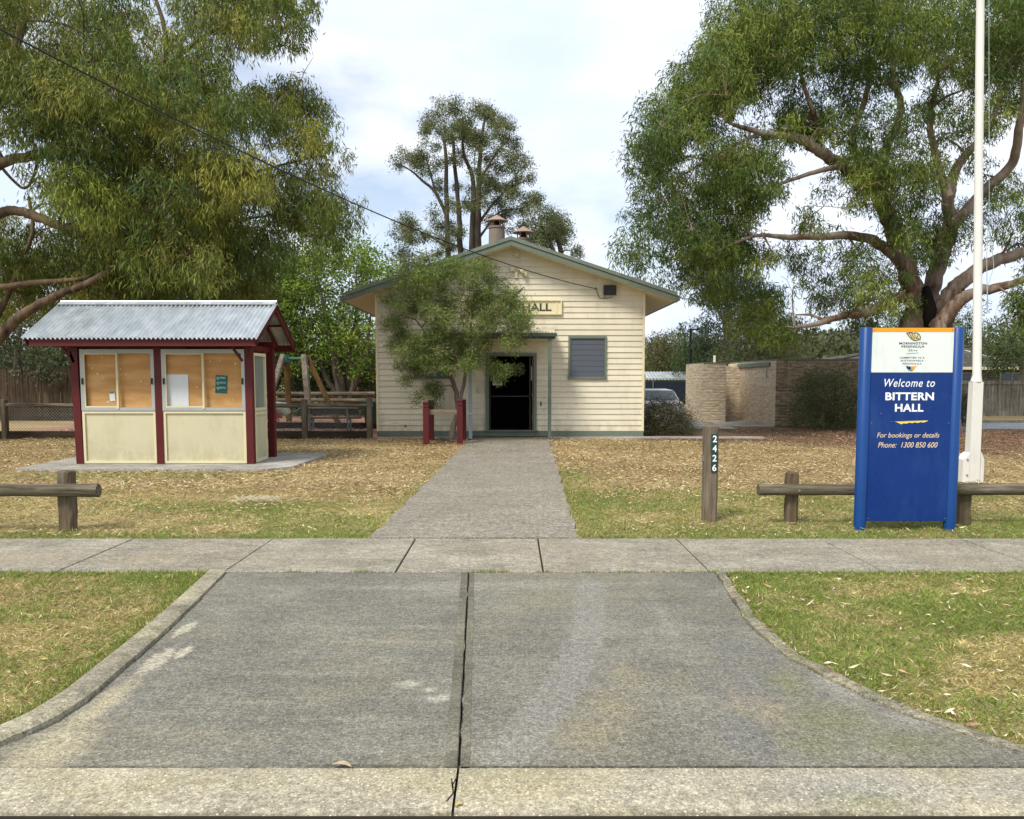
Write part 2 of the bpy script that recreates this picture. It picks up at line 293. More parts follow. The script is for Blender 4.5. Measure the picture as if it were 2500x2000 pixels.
# ------------------------------------------------------------------ mesh helpers
class MB:
    def __init__(s): s.v = []; s.f = []; s.mi = []
    def face(s, pts, m=0):
        i = len(s.v); s.v += [tuple(p) for p in pts]; s.f.append(tuple(range(i, i+len(pts)))); s.mi.append(m)
    def hexa(s, p, m=0):   # 8 points: bottom 4 (ccw), top 4
        i = len(s.v); s.v += [tuple(q) for q in p]
        for f in ((3, 2, 1, 0), (4, 5, 6, 7), (0, 1, 5, 4), (1, 2, 6, 5), (2, 3, 7, 6), (3, 0, 4, 7)):
            s.f.append(tuple(i+j for j in f)); s.mi.append(m)
    def box(s, x0, x1, y0, y1, z0, z1, m=0):
        s.hexa([(x0, y0, z0), (x1, y0, z0), (x1, y1, z0), (x0, y1, z0), (x0, y0, z1), (x1, y0, z1), (x1, y1, z1), (x0, y1, z1)], m)
    def bar(s, a, b, w, h, m=0, up=(0, 0, 1)):   # rectangular bar between two points
        a = Vector(a); b = Vector(b); d = (b-a).normalized(); u = Vector(up)
        sd = d.cross(u).normalized()*w/2; uu = sd.cross(d).normalized()*h/2
        s.hexa([a-sd-uu, a+sd-uu, b+sd-uu, b-sd-uu, a-sd+uu, a+sd+uu, b+sd+uu, b-sd+uu], m)
    def tube(s, pts, rad, seg=10, m=0, caps=True, jit=0):
        pts = [Vector(p) for p in pts]; n = len(pts)
        if not hasattr(rad, '__len__'): rad = [rad]*n
        base = len(s.v); ref = None
        for i, p in enumerate(pts):
            d = (pts[min(i+1, n-1)]-pts[max(i-1, 0)])
            d = d.normalized() if d.length > 1e-9 else Vector((0, 0, 1))
            if ref is None: ref = d.orthogonal().normalized()
            ref = (ref-d*ref.dot(d)); ref = ref.normalized() if ref.length > 1e-6 else d.orthogonal().normalized()
            b2_ = d.cross(ref)
            for j in range(seg):
                a = 2*math.pi*j/seg; rr = rad[i]*(1+(random.uniform(-jit, jit) if jit else 0))
                s.v.append(tuple(p+ref*math.cos(a)*rr+b2_*math.sin(a)*rr))
        for i in range(n-1):
            for j in range(seg):
                a0 = base+i*seg+j; a1 = base+i*seg+(j+1) % seg
                s.f.append((a0, a1, a1+seg, a0+seg)); s.mi.append(m)
        if caps:
            s.f.append(tuple(base+j for j in range(seg))[::-1]); s.mi.append(m)
            s.f.append(tuple(base+(n-1)*seg+j for j in range(seg))); s.mi.append(m)
    def prism(s, outline, y0, y1, m=0):  # outline in x,z extruded along y
        n = len(outline); i = len(s.v)
        s.v += [(x, y0, z) for x, z in outline]+[(x, y1, z) for x, z in outline]
        s.f.append(tuple(range(i, i+n))); s.mi.append(m); s.f.append(tuple(range(i+n, i+2*n))[::-1]); s.mi.append(m)
        for j in range(n):
            q = (j+1) % n; s.f.append((i+q, i+j, i+n+j, i+n+q)); s.mi.append(m)
    def build(s, name, mats, parent=None, smooth=False, bevel=0):
        me = bpy.data.meshes.new(name); me.from_pydata(s.v, [], s.f); 
        mats = mats if isinstance(mats, (list, tuple)) else [mats]
        for m in mats: me.materials.append(m)
        me.polygons.foreach_set('material_index', s.mi)
        bm = bmesh.new(); bm.from_mesh(me); bmesh.ops.recalc_face_normals(bm, faces=bm.faces)
        if smooth: bmesh.ops.remove_doubles(bm, verts=bm.verts, dist=1e-5)
        bm.to_mesh(me); bm.free()
        if smooth:
            me.polygons.foreach_set('use_smooth', [True]*len(me.polygons))
            try: me.set_sharp_from_angle(angle=R(50))
            except Exception: pass
        me.update()
        o = bpy.data.objects.new(name, me); COL.objects.link(o)
        if bevel:
            b = o.modifiers.new('bevel', 'BEVEL'); b.width = bevel; b.segments = 2; b.limit_method = 'ANGLE'
        if parent is not None: put(o, parent)
        return o
def build_each(mb, name, mats, parent=None, **kw):
    "every separate piece of the builder becomes an object of its own"
    par = list(range(len(mb.v)))
    def find(a):
        while par[a] != a: par[a] = par[par[a]]; a = par[a]
        return a
    for f in mb.f:
        for q in f[1:]: par[find(q)] = find(f[0])
    groups = {}
    for i, f in enumerate(mb.f): groups.setdefault(find(f[0]), []).append(i)
    res = []
    for fs in groups.values():
        m2 = MB(); ix = {}
        for i in fs:
            for q in mb.f[i]:
                if q not in ix: ix[q] = len(m2.v); m2.v.append(mb.v[q])
            m2.f.append(tuple(ix[q] for q in mb.f[i])); m2.mi.append(mb.mi[i])
        res.append(m2.build(name, mats, parent, **kw))
    return res
def put(o, parent):
    "parent keeping world place (parents carry translation only)"
    o.parent = parent
    off = Vector((0, 0, 0)); p = parent
    while p is not None: off += Vector(p.location); p = p.parent
    o.location = Vector(o.location)-off
def tag(o, label, cat, group=None, kind=None):
    if label: o['label'] = label
    if cat: o['category'] = cat
    if group: o['group'] = group
    if kind: o['kind'] = kind
    return o
def thing(name, label, cat, loc=(0, 0, 0), group=None):
    o = bpy.data.objects.new(name, None); o.location = loc; o.empty_display_size = .2; COL.objects.link(o)
    return tag(o, label, cat, group)
def lab(o, label): o['label'] = label; return o
def struct(o): o['kind'] = 'structure'; return o
def text(name, body, x, z, Y, width, height, mat, parent, shear=0, bold=0, depth=.002, spacing=1, xc=True, facing=None):
    "raised lettering on a vertical face at Y (facing the street), centred on x, baseline z"
    cu = bpy.data.curves.new(name, 'FONT'); cu.body = body; cu.size = 1; cu.shear = shear; cu.offset = bold; cu.extrude = .01; cu.space_character = spacing
    cu.resolution_u = 4
    o = bpy.data.objects.new(name, cu); COL.objects.link(o)
    dg = bpy.context.evaluated_depsgraph_get(); me = bpy.data.meshes.new_from_object(o.evaluated_get(dg))
    bpy.data.objects.remove(o); bpy.data.curves.remove(cu)
    co = np.array([v.co[:] for v in me.vertices]); mn = co.min(0); mxx = co.max(0)
    sx = width/(mxx[0]-mn[0]); sz = height/(mxx[1]-mn[1])
    nx = x+(co[:, 0]-(mn[0]+mxx[0])/2)*sx; nz = z+(co[:, 1]-mn[1])*sz; ny = Y-(co[:, 2]+.01)/.02*depth
    me.vertices.foreach_set('co', np.stack([nx, ny, nz], 1).astype(np.float32).ravel()); me.materials.clear(); me.materials.append(mat); me.update(); me.name = name
    ob = bpy.data.objects.new(name, me); COL.objects.link(ob)
    if parent is not None: put(ob, parent)
    return ob

# ---- numpy value noise, and masses of small quads (leaves, blades)
def vnoise(x, y, scale, seed=0):
    x = np.asarray(x)*scale; y = np.asarray(y)*scale; xi = np.floor(x).astype(np.int64); yi = np.floor(y).astype(np.int64); fx = x-xi; fy = y-yi
    def h(a, b):
        n = (a*374761393+b*668265263+seed*1274126177) & 0x7fffffff; n = ((n ^ (n >> 13))*1103515245) & 0x7fffffff
        return ((n ^ (n >> 16)) & 0xffff)/65535.0
    fx = fx*fx*(3-2*fx); fy = fy*fy*(3-2*fy)
    return (h(xi, yi)*(1-fx)+h(xi+1, yi)*fx)*(1-fy)+(h(xi, yi+1)*(1-fx)+h(xi+1, yi+1)*fx)*fy
def fbm(x, y, s, seed=0): return .5*vnoise(x, y, s, seed)+.3*vnoise(x, y, s*2.3, seed+1)+.2*vnoise(x, y, s*5.1, seed+2)
def quads(name, base, d, side, Ln, Wd, col, mat, parent=None, bend=None, wpos=.45):
    n = len(base); mid = base+d*(Ln*wpos)[:, None]; tip = base+d*Ln[:, None]
    if bend is not None: tip = tip+bend
    w = side*(Wd/2)[:, None]
    V = np.stack([base, mid+w, tip, mid-w], 1).reshape(-1, 3).astype(np.float32)
    me = bpy.data.meshes.new(name); me.vertices.add(4*n); me.vertices.foreach_set('co', V.ravel())
    me.loops.add(4*n); me.loops.foreach_set('vertex_index', np.arange(4*n, dtype=np.int32))
    me.polygons.add(n); me.polygons.foreach_set('loop_start', np.arange(0, 4*n, 4, dtype=np.int32)); me.polygons.foreach_set('loop_total', np.full(n, 4, np.int32))
    me.update(calc_edges=True)
    ca = me.color_attributes.new('Col', 'FLOAT_COLOR', 'POINT'); cc = np.ones((n, 4, 4), np.float32); cc[:, :, :3] = col[:, None, :]; ca.data.foreach_set('color', cc.ravel())
    me.materials.append(mat); o = bpy.data.objects.new(name, me); COL.objects.link(o)
    if parent is not None: put(o, parent)
    return o
def unit(a): return a/np.maximum(np.linalg.norm(a, axis=1, keepdims=True), 1e-9)

def leaves(clumps, per, Ln, Wd, pal, droop=.8, tuft=12, tuftr=.12, seed=1, flat=.75):
    """clumps: (n,4) x y z r.  returns arrays of quads; leaves hang in tufts spread over each clump"""
    g = np.random.default_rng(seed); P = []; D_ = []; C = []
    pal = np.array(pal)
    for (x, y, z, r) in clumps:
        nt_ = max(3, int(per*(r*r)/tuft)); 
        u = unit(g.normal(size=(nt_, 3))); rad = r*g.uniform(.35, 1.0, (nt_, 1))**.7
        a = np.array([x, y, z])+u*rad*np.array([1, 1, flat])
        cc = pal[g.integers(0, len(pal))]*g.uniform(.7, 1.25)
        tcol = cc*g.uniform(.75, 1.25, (nt_, 1)); alt = pal[g.integers(0, len(pal), nt_)]; tcol = tcol*.65+alt*.35
        b = np.repeat(a, tuft, 0)+g.normal(size=(nt_*tuft, 3))*tuftr
        out_ = np.repeat(unit(u), tuft, 0)
        dd = g.normal(size=(nt_*tuft, 3))*(1-droop*.6)+out_*.35*(1-droop*.4); dd[:, 2] -= droop*1.5
        P.append(b); D_.append(unit(dd)); C.append(np.repeat(tcol, tuft, 0)*g.uniform(.75, 1.3, (nt_*tuft, 1)))
    P = np.concatenate(P); D_ = np.concatenate(D_); C = np.concatenate(C); n = len(P)
    s = unit(np.cross(D_, g.normal(size=(n, 3))))
    return P, D_, s, g.uniform(*Ln, n), g.uniform(*Wd, n), np.clip(C, 0, 1), g.normal(size=(n, 3))*.1*np.mean(Ln)

def smooth_path(pts, rad, k=5, wob=0.0):
    pts = [Vector(p) for p in pts]; P = []; Rr = []
    for i in range(len(pts)-1):
        p0 = pts[max(i-1, 0)]; p1 = pts[i]; p2 = pts[i+1]; p3 = pts[min(i+2, len(pts)-1)]
        for j in range(k):
            t = j/k
            q = .5*((2*p1)+(p2-p0)*t+(2*p0-5*p1+4*p2-p3)*t*t+(3*p1-p0-3*p2+p3)*t**3)
            r = rad[i]*(1-t)+rad[i+1]*t
            if wob and (i or j): q = q+Vector([random.gauss(0, wob*r) for _ in range(3)])
            P.append(q); Rr.append(r)
    P.append(pts[-1]); Rr.append(rad[-1]); return P, Rr
def tree(name, label, base, limbs, clumps, spec, barkm, group=None, twig=.028, cat='tree', branches=True, wob=.10, leafm='leaf', maxtwig=260):
    """limbs: list of [(x,y,z,r),...]; clumps (n,4). Twigs grow from the limbs out to every clump."""
    t = thing(name, label, cat, base, group)
    mb = MB(); nodes = []
    for lb in limbs:
        P, Rr = smooth_path([q[:3] for q in lb], [q[3] for q in lb], 6, wob); mb.tube(P, Rr, 14 if max(Rr) > .12 else 8, jit=.03)
        nodes += [(p, r) for p, r in zip(P[2:], Rr[2:])]
    if branches and nodes:
        NP = np.array([p[:] for p, r in nodes]); NR = [r for p, r in nodes]
        cl = np.array(clumps)[:, :3]; dist = np.min(np.linalg.norm(cl[:, None]-NP[None], axis=2), axis=1); order = np.argsort(dist)[:maxtwig]
        for ci in order:
            c = cl[ci]; dd = np.linalg.norm(NP-c, axis=1)+np.maximum(0, NP[:, 2]-c[2])*.6; j = int(np.argmin(dd)); a = Vector(NP[j]); b = Vector(c); ln = (b-a).length
            if ln < .15: continue
            r0 = min(NR[j]*.7, twig*(1+ln*.35)); steps = max(3, int(ln/.5)); P = []; Rr = []
            sag = Vector((random.gauss(0, .12), random.gauss(0, .12), random.uniform(.0, .22)))*ln
            for i in range(steps+1):
                tt = i/steps; q = a.lerp(b, tt)+sag*math.sin(math.pi*tt)
                if 0 < i < steps: q += Vector([random.gauss(0, .035*ln**.5) for _ in range(3)])
                P.append(q); Rr.append(r0*(1-tt)+.006+.1*twig*(1-tt))
            mb.tube(P, Rr, 5, caps=False)
            NP = np.concatenate([NP, np.array([q[:] for q in P[1:]])]); NR += Rr[1:]
            for _ in range(3):   # fine twigs inside the clump
                e = b+Vector([random.gauss(0, clumps[ci][3]*.55) for _ in range(3)])
                mb.tube([b.lerp(a, .15), b.lerp(e, .5)+Vector((0, 0, .05)), e], [.010, .008, .004], 4, caps=False)
    if mb.v: mb.build('trunk', M[barkm], t, smooth=True)
    per, Ln, Wd, pal, droop, tuft, tuftr = spec
    o = leaves(clumps, per, Ln, Wd, pal, droop, tuft, tuftr, seed=abs(hash(label)) % 1000 if False else len(label)*7+len(clumps))
    quads('crown', o[0], o[1], o[2], o[3], o[4], o[5], M[leafm], t, bend=o[6])
    return t
def inpoly(px, py, poly):
    c = False; j = len(poly)-1
    for i in range(len(poly)):
        xi, yi = poly[i]; xj, yj = poly[j]
        if (yi > py) != (yj > py) and px < (xj-xi)*(py-yi)/(yj-yi+1e-9)+xi: c = not c
        j = i
    return c
def fill(poly, n, Y0, Y1, r0, r1, holes=(), seed=3, sep=.5):
    rr = random.Random(seed); xs = [p[0] for p in poly]; ys = [p[1] for p in poly]; res = []; tries = 0
    while len(res) < n and tries < n*60:
        tries += 1; px = rr.uniform(min(xs), max(xs)); py = rr.uniform(min(ys), max(ys))
        if not inpoly(px, py, poly) or any(inpoly(px, py, h) for h in holes): continue
        Y = rr.uniform(Y0, Y1); p = at(px, py, Y); r = rr.uniform(r0, r1)
        if any((p-Vector(q[:3])).length < sep*r for q in res): continue
        res.append((p.x, p.y, p.z, r))
    return res
def limb(pts, Y):  # [(px,py,r[,dY])]
    return [tuple(at(q[0], q[1], Y+(q[3] if len(q) > 3 else 0)))+(q[2],) for q in pts]

# ================================================================== SETTING
# ---- greenness and colour of the lawn, shared by the ground sheet and its blades
GREEN = np.array([[.13, .205, .028], [.18, .255, .04], [.23, .29, .065], [.18, .205, .055]])
STRAW = np.array([[.56, .46, .22], [.47, .37, .16], [.66, .56, .31], [.38, .29, .13], [.50, .45, .17]])
BROWN = np.array([[.26, .16, .07], [.34, .21, .09], [.42, .28, .12], [.20, .12, .06]])
def sstep(a, b, v): t = np.clip((v-a)/(b-a), 0, 1); return t*t*(3-2*t)
def greenness(x, y):
    n = fbm(x, y, .75, 5); n2 = fbm(x, y, 1.6, 9)
    g = sstep(.42, .68, n*.6+n2*.4)*.75
    front = y < 7.2
    edge = np.where(x > 0, np.exp(-np.clip(x-1.8, 0, 9)/.35), np.exp(-np.clip(-2.3-x, 0, 9)/.22))
    top = np.exp(-np.clip(6.7-y, 0, 9)/.30)
    gf = np.clip(g*.7+edge*.8*(n2*.9+.4)+top*.75, 0, 1)
    gf = np.where((x > 0), np.clip(gf+.05+.6*sstep(.45, .6, fbm(x, y, .9, 21))*sstep(6.6, 5.2, y), 0, 1), gf)
    gb = g*sstep(15, 9.5, y)*.9+.85*np.exp(-np.abs(y-8.3)/.22)*sstep(.2, .6, n2)+sstep(0, 3, x)*sstep(11.5, 8.6, y)*.45
    gb = gb+.7*np.exp(-((x+3.2)**2/1.6+(y-10.2)**2/.18))+.6*np.exp(-((x+6.5)**2/3+(y-13.6)**2/.4))
    gb = gb+.6*np.exp(-np.abs(x-(.95+(y-8)*.023))/.22)*(y < 15)
    return np.clip(np.where(front, gf, gb), 0, 1)
def mulch(x, y):
    return sstep(-.6, .6, (x-7.2)*.35+(y-19.5)*.55+1.6*(fbm(x, y, .5, 31)-.5)*1.5)*(x > 3.5)*(y < 27.5)+.8*np.exp(-((x+1.6)**2/1.2+(y-20.8)**2/2.2))
def lawn_rgb(x, y):
    g = greenness(x, y)[..., None]; d = sstep(9, 14, y)[..., None]; n = fbm(x, y, 1.2, 40)[..., None]; n2 = fbm(x, y, .35, 77)[..., None]
    base = np.array([.43, .34, .17])*(1-d)+np.array([.39, .285, .15])*d
    base = base*(.5+1.0*n)
    base = base*(1-.25*sstep(.5, .7, n2))
    c = base*(1-g*.8)+np.array([.13, .18, .04])*g*.8
    m = np.clip(mulch(x, y), 0, 1)[..., None]
    return c*(1-m)+np.array([.17, .10, .065])*(.6+.8*n)*m
def axis_pts(lo, a, b, hi, step):
    mid = np.arange(a, b+1e-6, step); left = []; v = a; s = step
    while v > lo: s *= 1.35; v -= s; left.append(v)
    right = []; v = mid[-1]; s = step
    while v < hi: s *= 1.35; v += s; right.append(v)
    return np.concatenate([np.array(left[::-1]), mid, np.array(right)])
X = axis_pts(-900, -14, 18, 900, .14); Yv = axis_pts(-60, 1.0, 30, 1500, .14)
gx, gy = np.meshgrid(X, Yv); gz = np.zeros_like(gx)
gz += (fbm(gx, gy, .7, 3)-.5)*.015*((gx > -14) & (gx < 18) & (gy < 30))
# keep the sheet below the concrete
DL0 = [(3.26, -2.32), (3.45, -2.22), (3.7, -2.12), (4.0, -2.09), (4.85, -2.14), (5.6, -2.23), (6.70, -2.36)]; DR0 = [(3.26, 2.34), (3.5, 2.08), (3.8, 1.87), (4.2, 1.71), (4.6, 1.58), (5.2, 1.54), (5.9, 1.60), (6.70, 1.68)]
dl_g = np.interp(gy, [a for a, b in DL0], [b for a, b in DL0]); dr_g = np.interp(gy, [a for a, b in DR0], [b for a, b in DR0])
gz -= .010
inn = ((gx > dl_g-.02) & (gx < dr_g+.02) & (gy < 6.9)) | ((gy > 6.78) & (gy < 8.06)) | ((gx > -1.35+(gy-8.15)*.025) & (gx < .6+(gy-8.15)*.0228) & (gy > 8) & (gy < 22.5))
gz[inn] = -.045
gz[gy < 3.2] = -.12
me = bpy.data.meshes.new('ground'); ny_, nx_ = gx.shape; me.vertices.add(nx_*ny_); me.vertices.foreach_set('co', np.stack([gx, gy, gz], -1).astype(np.float32).ravel())
ii = np.arange((ny_-1)*(nx_-1)); r_ = ii//(nx_-1); c_ = ii % (nx_-1); v0 = r_*nx_+c_
fv = np.stack([v0, v0+1, v0+nx_+1, v0+nx_], 1).astype(np.int32); me.loops.add(fv.size); me.loops.foreach_set('vertex_index', fv.ravel())
me.polygons.add(len(fv)); me.polygons.foreach_set('loop_start', np.arange(0, fv.size, 4, dtype=np.int32)); me.polygons.foreach_set('loop_total', np.full(len(fv), 4, np.int32)); me.update(calc_edges=True)
me.polygons.foreach_set('use_smooth', [True]*len(fv))
cc = np.ones((ny_, nx_, 4), np.float32); rgb = lawn_rgb(gx, gy); far = (gy > 36)[..., None]; rgb = np.where(far, np.array([.13, .14, .05]), rgb); cc[..., :3] = rgb
me.color_attributes.new('Col', 'FLOAT_COLOR', 'POINT').data.foreach_set('color', cc.ravel()); me.materials.append(M['ground'])
go = bpy.data.objects.new('ground', me); COL.objects.link(go); struct(go)

# ---- driveway (two slabs), apron, footpath slabs, hall path
DL = [(3.26, -2.32), (3.45, -2.22), (3.7, -2.12), (4.0, -2.10), (4.4, -2.13), (4.85, -2.16), (5.6, -2.23), (6.70, -2.36)]   # (y, x) left edge of the drive
DR = [(3.26, 2.34), (3.5, 2.08), (3.8, 1.87), (4.2, 1.71), (4.6, 1.58), (5.2, 1.54), (5.9, 1.60), (6.70, 1.68)]
def jx(y): return -.22+(y-3.28)*(-.14/3.42)
def interp(t, y): return float(np.interp(y, [a for a, b in t], [b for a, b in t]))
def slab_strip(ys, fl, fr, z0, z1):
    mb = MB()
    L_ = [(fl(y), y) for y in ys]; R_ = [(fr(y), y) for y in ys]; ring = L_+R_[::-1]; n = len(ring)
    top = [(x, y, z1) for x, y in ring]; bot = [(x, y, z0) for x, y in ring]
    for i in range(len(ys)-1):
        a = L_[i]; b = R_[i]; c = R_[i+1]; d = L_[i+1]; mb.face([(a[0], a[1], z1), (b[0], b[1], z1), (c[0], c[1], z1), (d[0], d[1], z1)])
    for i in range(n): j = (i+1) % n; mb.face([top[i], top[j], bot[j], bot[i]])
    return mb
ys = list(np.linspace(3.27, 6.685, 30))
for k_, (fl, fr) in enumerate(((lambda y: interp(DL, y), lambda y: jx(y)-.005), (lambda y: jx(y)+.005, lambda y: interp(DR, y)))):
    struct(slab_strip(ys, fl, fr, -.06, .0).build('driveway', M['drive'], smooth=True, bevel=.006))
# tooled margins beside the centre joint
tm = concrete('tooled_margin', hx('6b675a'), hx('5b574b'), hx('7b7767'), 110, .4, (), 1.3)
struct(slab_strip(ys, lambda y: jx(y)-.060, lambda y: jx(y)-.009, -.03, .0025).build('driveway_margin', tm, smooth=True)); struct(slab_strip(ys, lambda y: jx(y)+.009, lambda y: jx(y)+.045, -.03, .0025).build('driveway_margin', tm, smooth=True))
bed = MB(); bed.box(-2.6, 2.6, 2.4, 8.4, -.05, -.018); struct(bed.build('joint_bed', M['joint']))
fx = [-12.4, -11, -9.6, -8.1, -6.7, -5.2, -3.8, -2.4, -.97, .26, 1.65, 3.1, 4.5, 5.9, 7.3, 8.7, 10.1, 11.5, 12.9]
for i in range(len(fx)-1):
    mb = MB(); mb.box(fx[i]+.007, fx[i+1]-.007, 6.715, 8.135, -.06, random.uniform(-.002, .003)); struct(mb.build('footpath', M['footpath'], bevel=.006))
fj = MB(); fj.box(-12.4, 12.9, 6.70, 8.16, -.055, -.012); struct(fj.build('footpath_bed', M['joint']))
# hall path in bays
def plx(y): return -1.43+(y-8.15)*.025
def prx(y): return .67+(y-8.15)*.0228
pb = [8.15, 11.0, 13.8, 16.6, 19.4, 22.3]
for a, b in zip(pb[:-1], pb[1:]):
    yy = list(np.linspace(a+.006, b-.006, 14))
    struct(slab_strip(yy, lambda y: plx(y)+.025*math.sin(y*5.1)+.015*math.sin(y*13), lambda y: prx(y)+.02*math.sin(y*6.3+1), -.05, .006).build('hall_path', M['path'], smooth=True))
mb = MB(); mb.box(-3.9, -1.12, 22.05, 22.66, -.05, .01); mb.box(1.02, 6.9, 22.0, 22.66, -.05, .01); struct(mb.build('perimeter_paving', M['slab']))
# apron and gutter at the street edge
for (x0, x1) in ((-6, -.226), (-.216, 6)):
    mb = MB()
    prof = [(3.262, 0.0), (3.12, -.002), (3.0, -.005), (2.95, -.010), (2.91, -.022), (2.885, -.045), (2.87, -.062)]
    nseg = 24
    for (ya, za), (yb, zb) in zip(prof[:-1], prof[1:]):
        for s_ in range(nseg):
            a = x0+(x1-x0)*s_/nseg; b = x0+(x1-x0)*(s_+1)/nseg; mb.face([(a, yb, zb), (b, yb, zb), (b, ya, za), (a, ya, za)])
    struct(mb.build('kerb_apron', M['apron'], smooth=True))
mb = MB()
for P in ([(-.222, 3.20), (-.235, 3.12), (-.228, 3.06), (-.25, 3.0), (-.30, 2.96), (-.36, 2.945), (-.43, 2.95), (-.5, 2.93)], [(-.222, 3.26), (-.245, 3.21), (-.24, 3.15), (-.232, 3.1)]):
    for (a, b), (c, d) in zip(P[:-1], P[1:]): w = random.uniform(.0015, .0035); mb.face([(a-w, b-w*.6, -.0012-.02*max(0, 3.0-b)), (c-w, d-w*.6, -.0012-.02*max(0, 3.0-d)), (c+w, d+w*.6, -.0012-.02*max(0, 3.0-d)), (a+w, b+w*.6, -.0012-.02*max(0, 3.0-b))])
struct(mb.build('crack', M['joint']))
mb = MB(); mb.box(-6, 6, 2.3, 2.872, -.1, -.058); struct(mb.build('gutter', M['gutter']))
mb = MB(); mb.box(-30, 30, -8, 2.3, -.12, -.07); struct(mb.build('road', M['asphalt']))
# kerbs of the driveway
def kerb(tbl, side, h0, h1, w0, w1):
    mb = MB(); pr = []
    for (y, x) in tbl:
        t = (y-3.26)/3.44; h = h0*(1-t)+h1*t; w = w0*(1-t)+w1*t
        pr.append([(x+side*.004, y, -.04), (x+side*.012, y, h*.55), (x+side*.045, y, h*.95), (x+side*w*.6, y, h), (x+side*w, y, h*.92), (x+side*w, y, -.04)])
    for a, b in zip(pr[:-1], pr[1:]):
        for i in range(5): mb.face([a[i], a[i+1], b[i+1], b[i]])
    mb.face(pr[0]); mb.face(pr[-1]); return mb
yy = np.linspace(3.26, 6.68, 36)
struct(kerb([(y, interp(DL, y)-.0) for y in yy], -1, .050, .028, .145, .145).build('kerb', M['kerb'], smooth=True))
struct(kerb([(y, interp(DR, y)+.006*math.sin(y*23)+.008*math.sin(y*9)) for y in yy], 1, .010, .014, .10, .07).build('kerb', concrete('worn_kerb', hx('7f7a68'), hx('66614f'), hx('989079'), 110, .5, (), 3, hx('6f6f4c'), 60), smooth=True))
# kiosk slab, other paving
mb = MB(); out_l = [(-8.75, 14.35), (-8.5, 14.25), (-4.35, 14.2), (-3.95, 14.6), (-3.85, 17.1), (-4.1, 17.3), (-8.5, 17.3), (-8.8, 17.0)]
mb.face([(x, y, .03) for x, y in out_l]); 
for i in range(len(out_l)): a = out_l[i]; b = out_l[(i+1) % len(out_l)]; mb.face([(a[0], a[1], .03), (b[0], b[1], .03), (b[0], b[1], -.05), (a[0], a[1], -.05)])
struct(mb.build('kiosk_paving', M['slab']))
mb = MB(); mb.box(7.2, 8.78, 27.3, 31.7, -.05, .02); mb.box(5.2, 7.2, 26.2, 28.4, -.05, .018); struct(mb.build('toilet_paving', M['slab']))
mb = MB(); mb.box(-15, -2.5, 22.3, 36, -.05, .012); struct(mb.build('playground_surface', M['chips']))
mb = MB(); mb.box(12.6, 70, 26.2, 29.6, -.05, .012); struct(mb.build('side_road', M['asphalt']))
mb = MB(); mb.box(12.6, 70, 29.6, 29.75, -.05, .11); struct(mb.build('side_road_kerb', M['kerb']))
mb = MB(); mb.box(3.9, 6.95, 28.41, 36, -.05, .008); mb.box(3.9, 26, 36.0, 41, -.05, .007); struct(mb.build('car_park', M['asphalt']))

# ---- grass blades and litter (stuff)
def excluded(x, y):
    dl = np.interp(y, [a for a, b in DL], [b for a, b in DL]); dr = np.interp(y, [a for a, b in DR], [b for a, b in DR])
    ex = (y < 6.70) & (x > dl-.17) & (x < dr+.075+.035*np.sin(y*9)+.02*np.sin(y*31))
    ex |= (y > 6.69) & (y < 8.15)
    ex |= (y > 8.1) & (y < 22.4) & (x > -1.43+(y-8.15)*.025) & (x < .67+(y-8.15)*.0228)
    ex |= (x > -8.7) & (x < -3.95) & (y > 14.3) & (y < 17.2)
    ex |= (y > 22.0) & (x > -3.9) & (x < 6.5)
    ex |= (y < 3.27)
    ex |= (y > 22.25) & (x < -3)
    ex |= (x > 12.4) & (y > 26.1) & (y < 29.8)
    ex |= (x > 5) & (x < 8.8) & (y > 26.2)
    return ex
def blades(name, x0, x1, y0, y1, dens, Ln, Wd, label, up=1.0, mask=None, seed=1, lit=0.0, fr=1.0):
    g = np.random.default_rng(seed); n = int((x1-x0)*(y1-y0)*dens); x = g.uniform(x0, x1, n); y = g.uniform(y0, y1, n)
    keep = ~excluded(x, y) & (np.abs(x) < y*.66+1.2)
    if mask is not None: keep &= mask(x, y)
    cl = fbm(x, y, 6.0, 51); keep &= g.uniform(0, 1, n) < (.35+.9*cl)
    x = x[keep]; y = y[keep]; n = len(x); gr = greenness(x, y); m = np.clip(mulch(x, y), 0, 1)
    isg = g.uniform(0, 1, n) < np.clip(gr*1.15+.05+1.2*(fbm(x, y, 7.0, 66)-.5)*(gr > .15), 0, 1)
    col = np.where(isg[:, None], GREEN[g.integers(0, 4, n)]*1.1, STRAW[g.integers(0, 5, n)])
    br = g.uniform(0, 1, n) < (.12+.45*sstep(9, 14, y))*(~isg); col = np.where(br[:, None], BROWN[g.integers(0, 4, n)], col)
    mm = g.uniform(0, 1, n) < m; col = np.where(mm[:, None], np.array([.20, .12, .075]), col)
    mixr = g.uniform(0, .3, n)[:, None]*isg[:, None]; col = col*(1-mixr)+np.array([.34, .33, .12])*mixr
    col = col*g.uniform(.6, 1.4, (n, 1))*(.72+.56*fbm(x, y, 9.0, 61))[:, None]*(.8+.4*fbm(x, y, 1.0, 62))[:, None]
    ang = g.uniform(0, 2*np.pi, n); lean = g.uniform(.3, 1.6, n)*np.where(isg, .8, 1.7)/up
    d = unit(np.stack([np.cos(ang)*lean, np.sin(ang)*lean, np.ones(n)], 1)); s = unit(np.cross(d, g.normal(size=(n, 3))))
    ln = g.uniform(*Ln, n)*(.7+.6*fbm(x, y, 2.2, 71)); b = np.stack([x, y, np.full(n, -.012)], 1)
    o = quads(name, b, d, s, ln, g.uniform(*Wd, n), np.clip(col, 0, 1), M['grass'], bend=np.stack([np.cos(ang)*.2*ln, np.sin(ang)*.2*ln, -.2*ln], 1), wpos=.35)
    return tag(o, label, 'grass', kind='stuff')
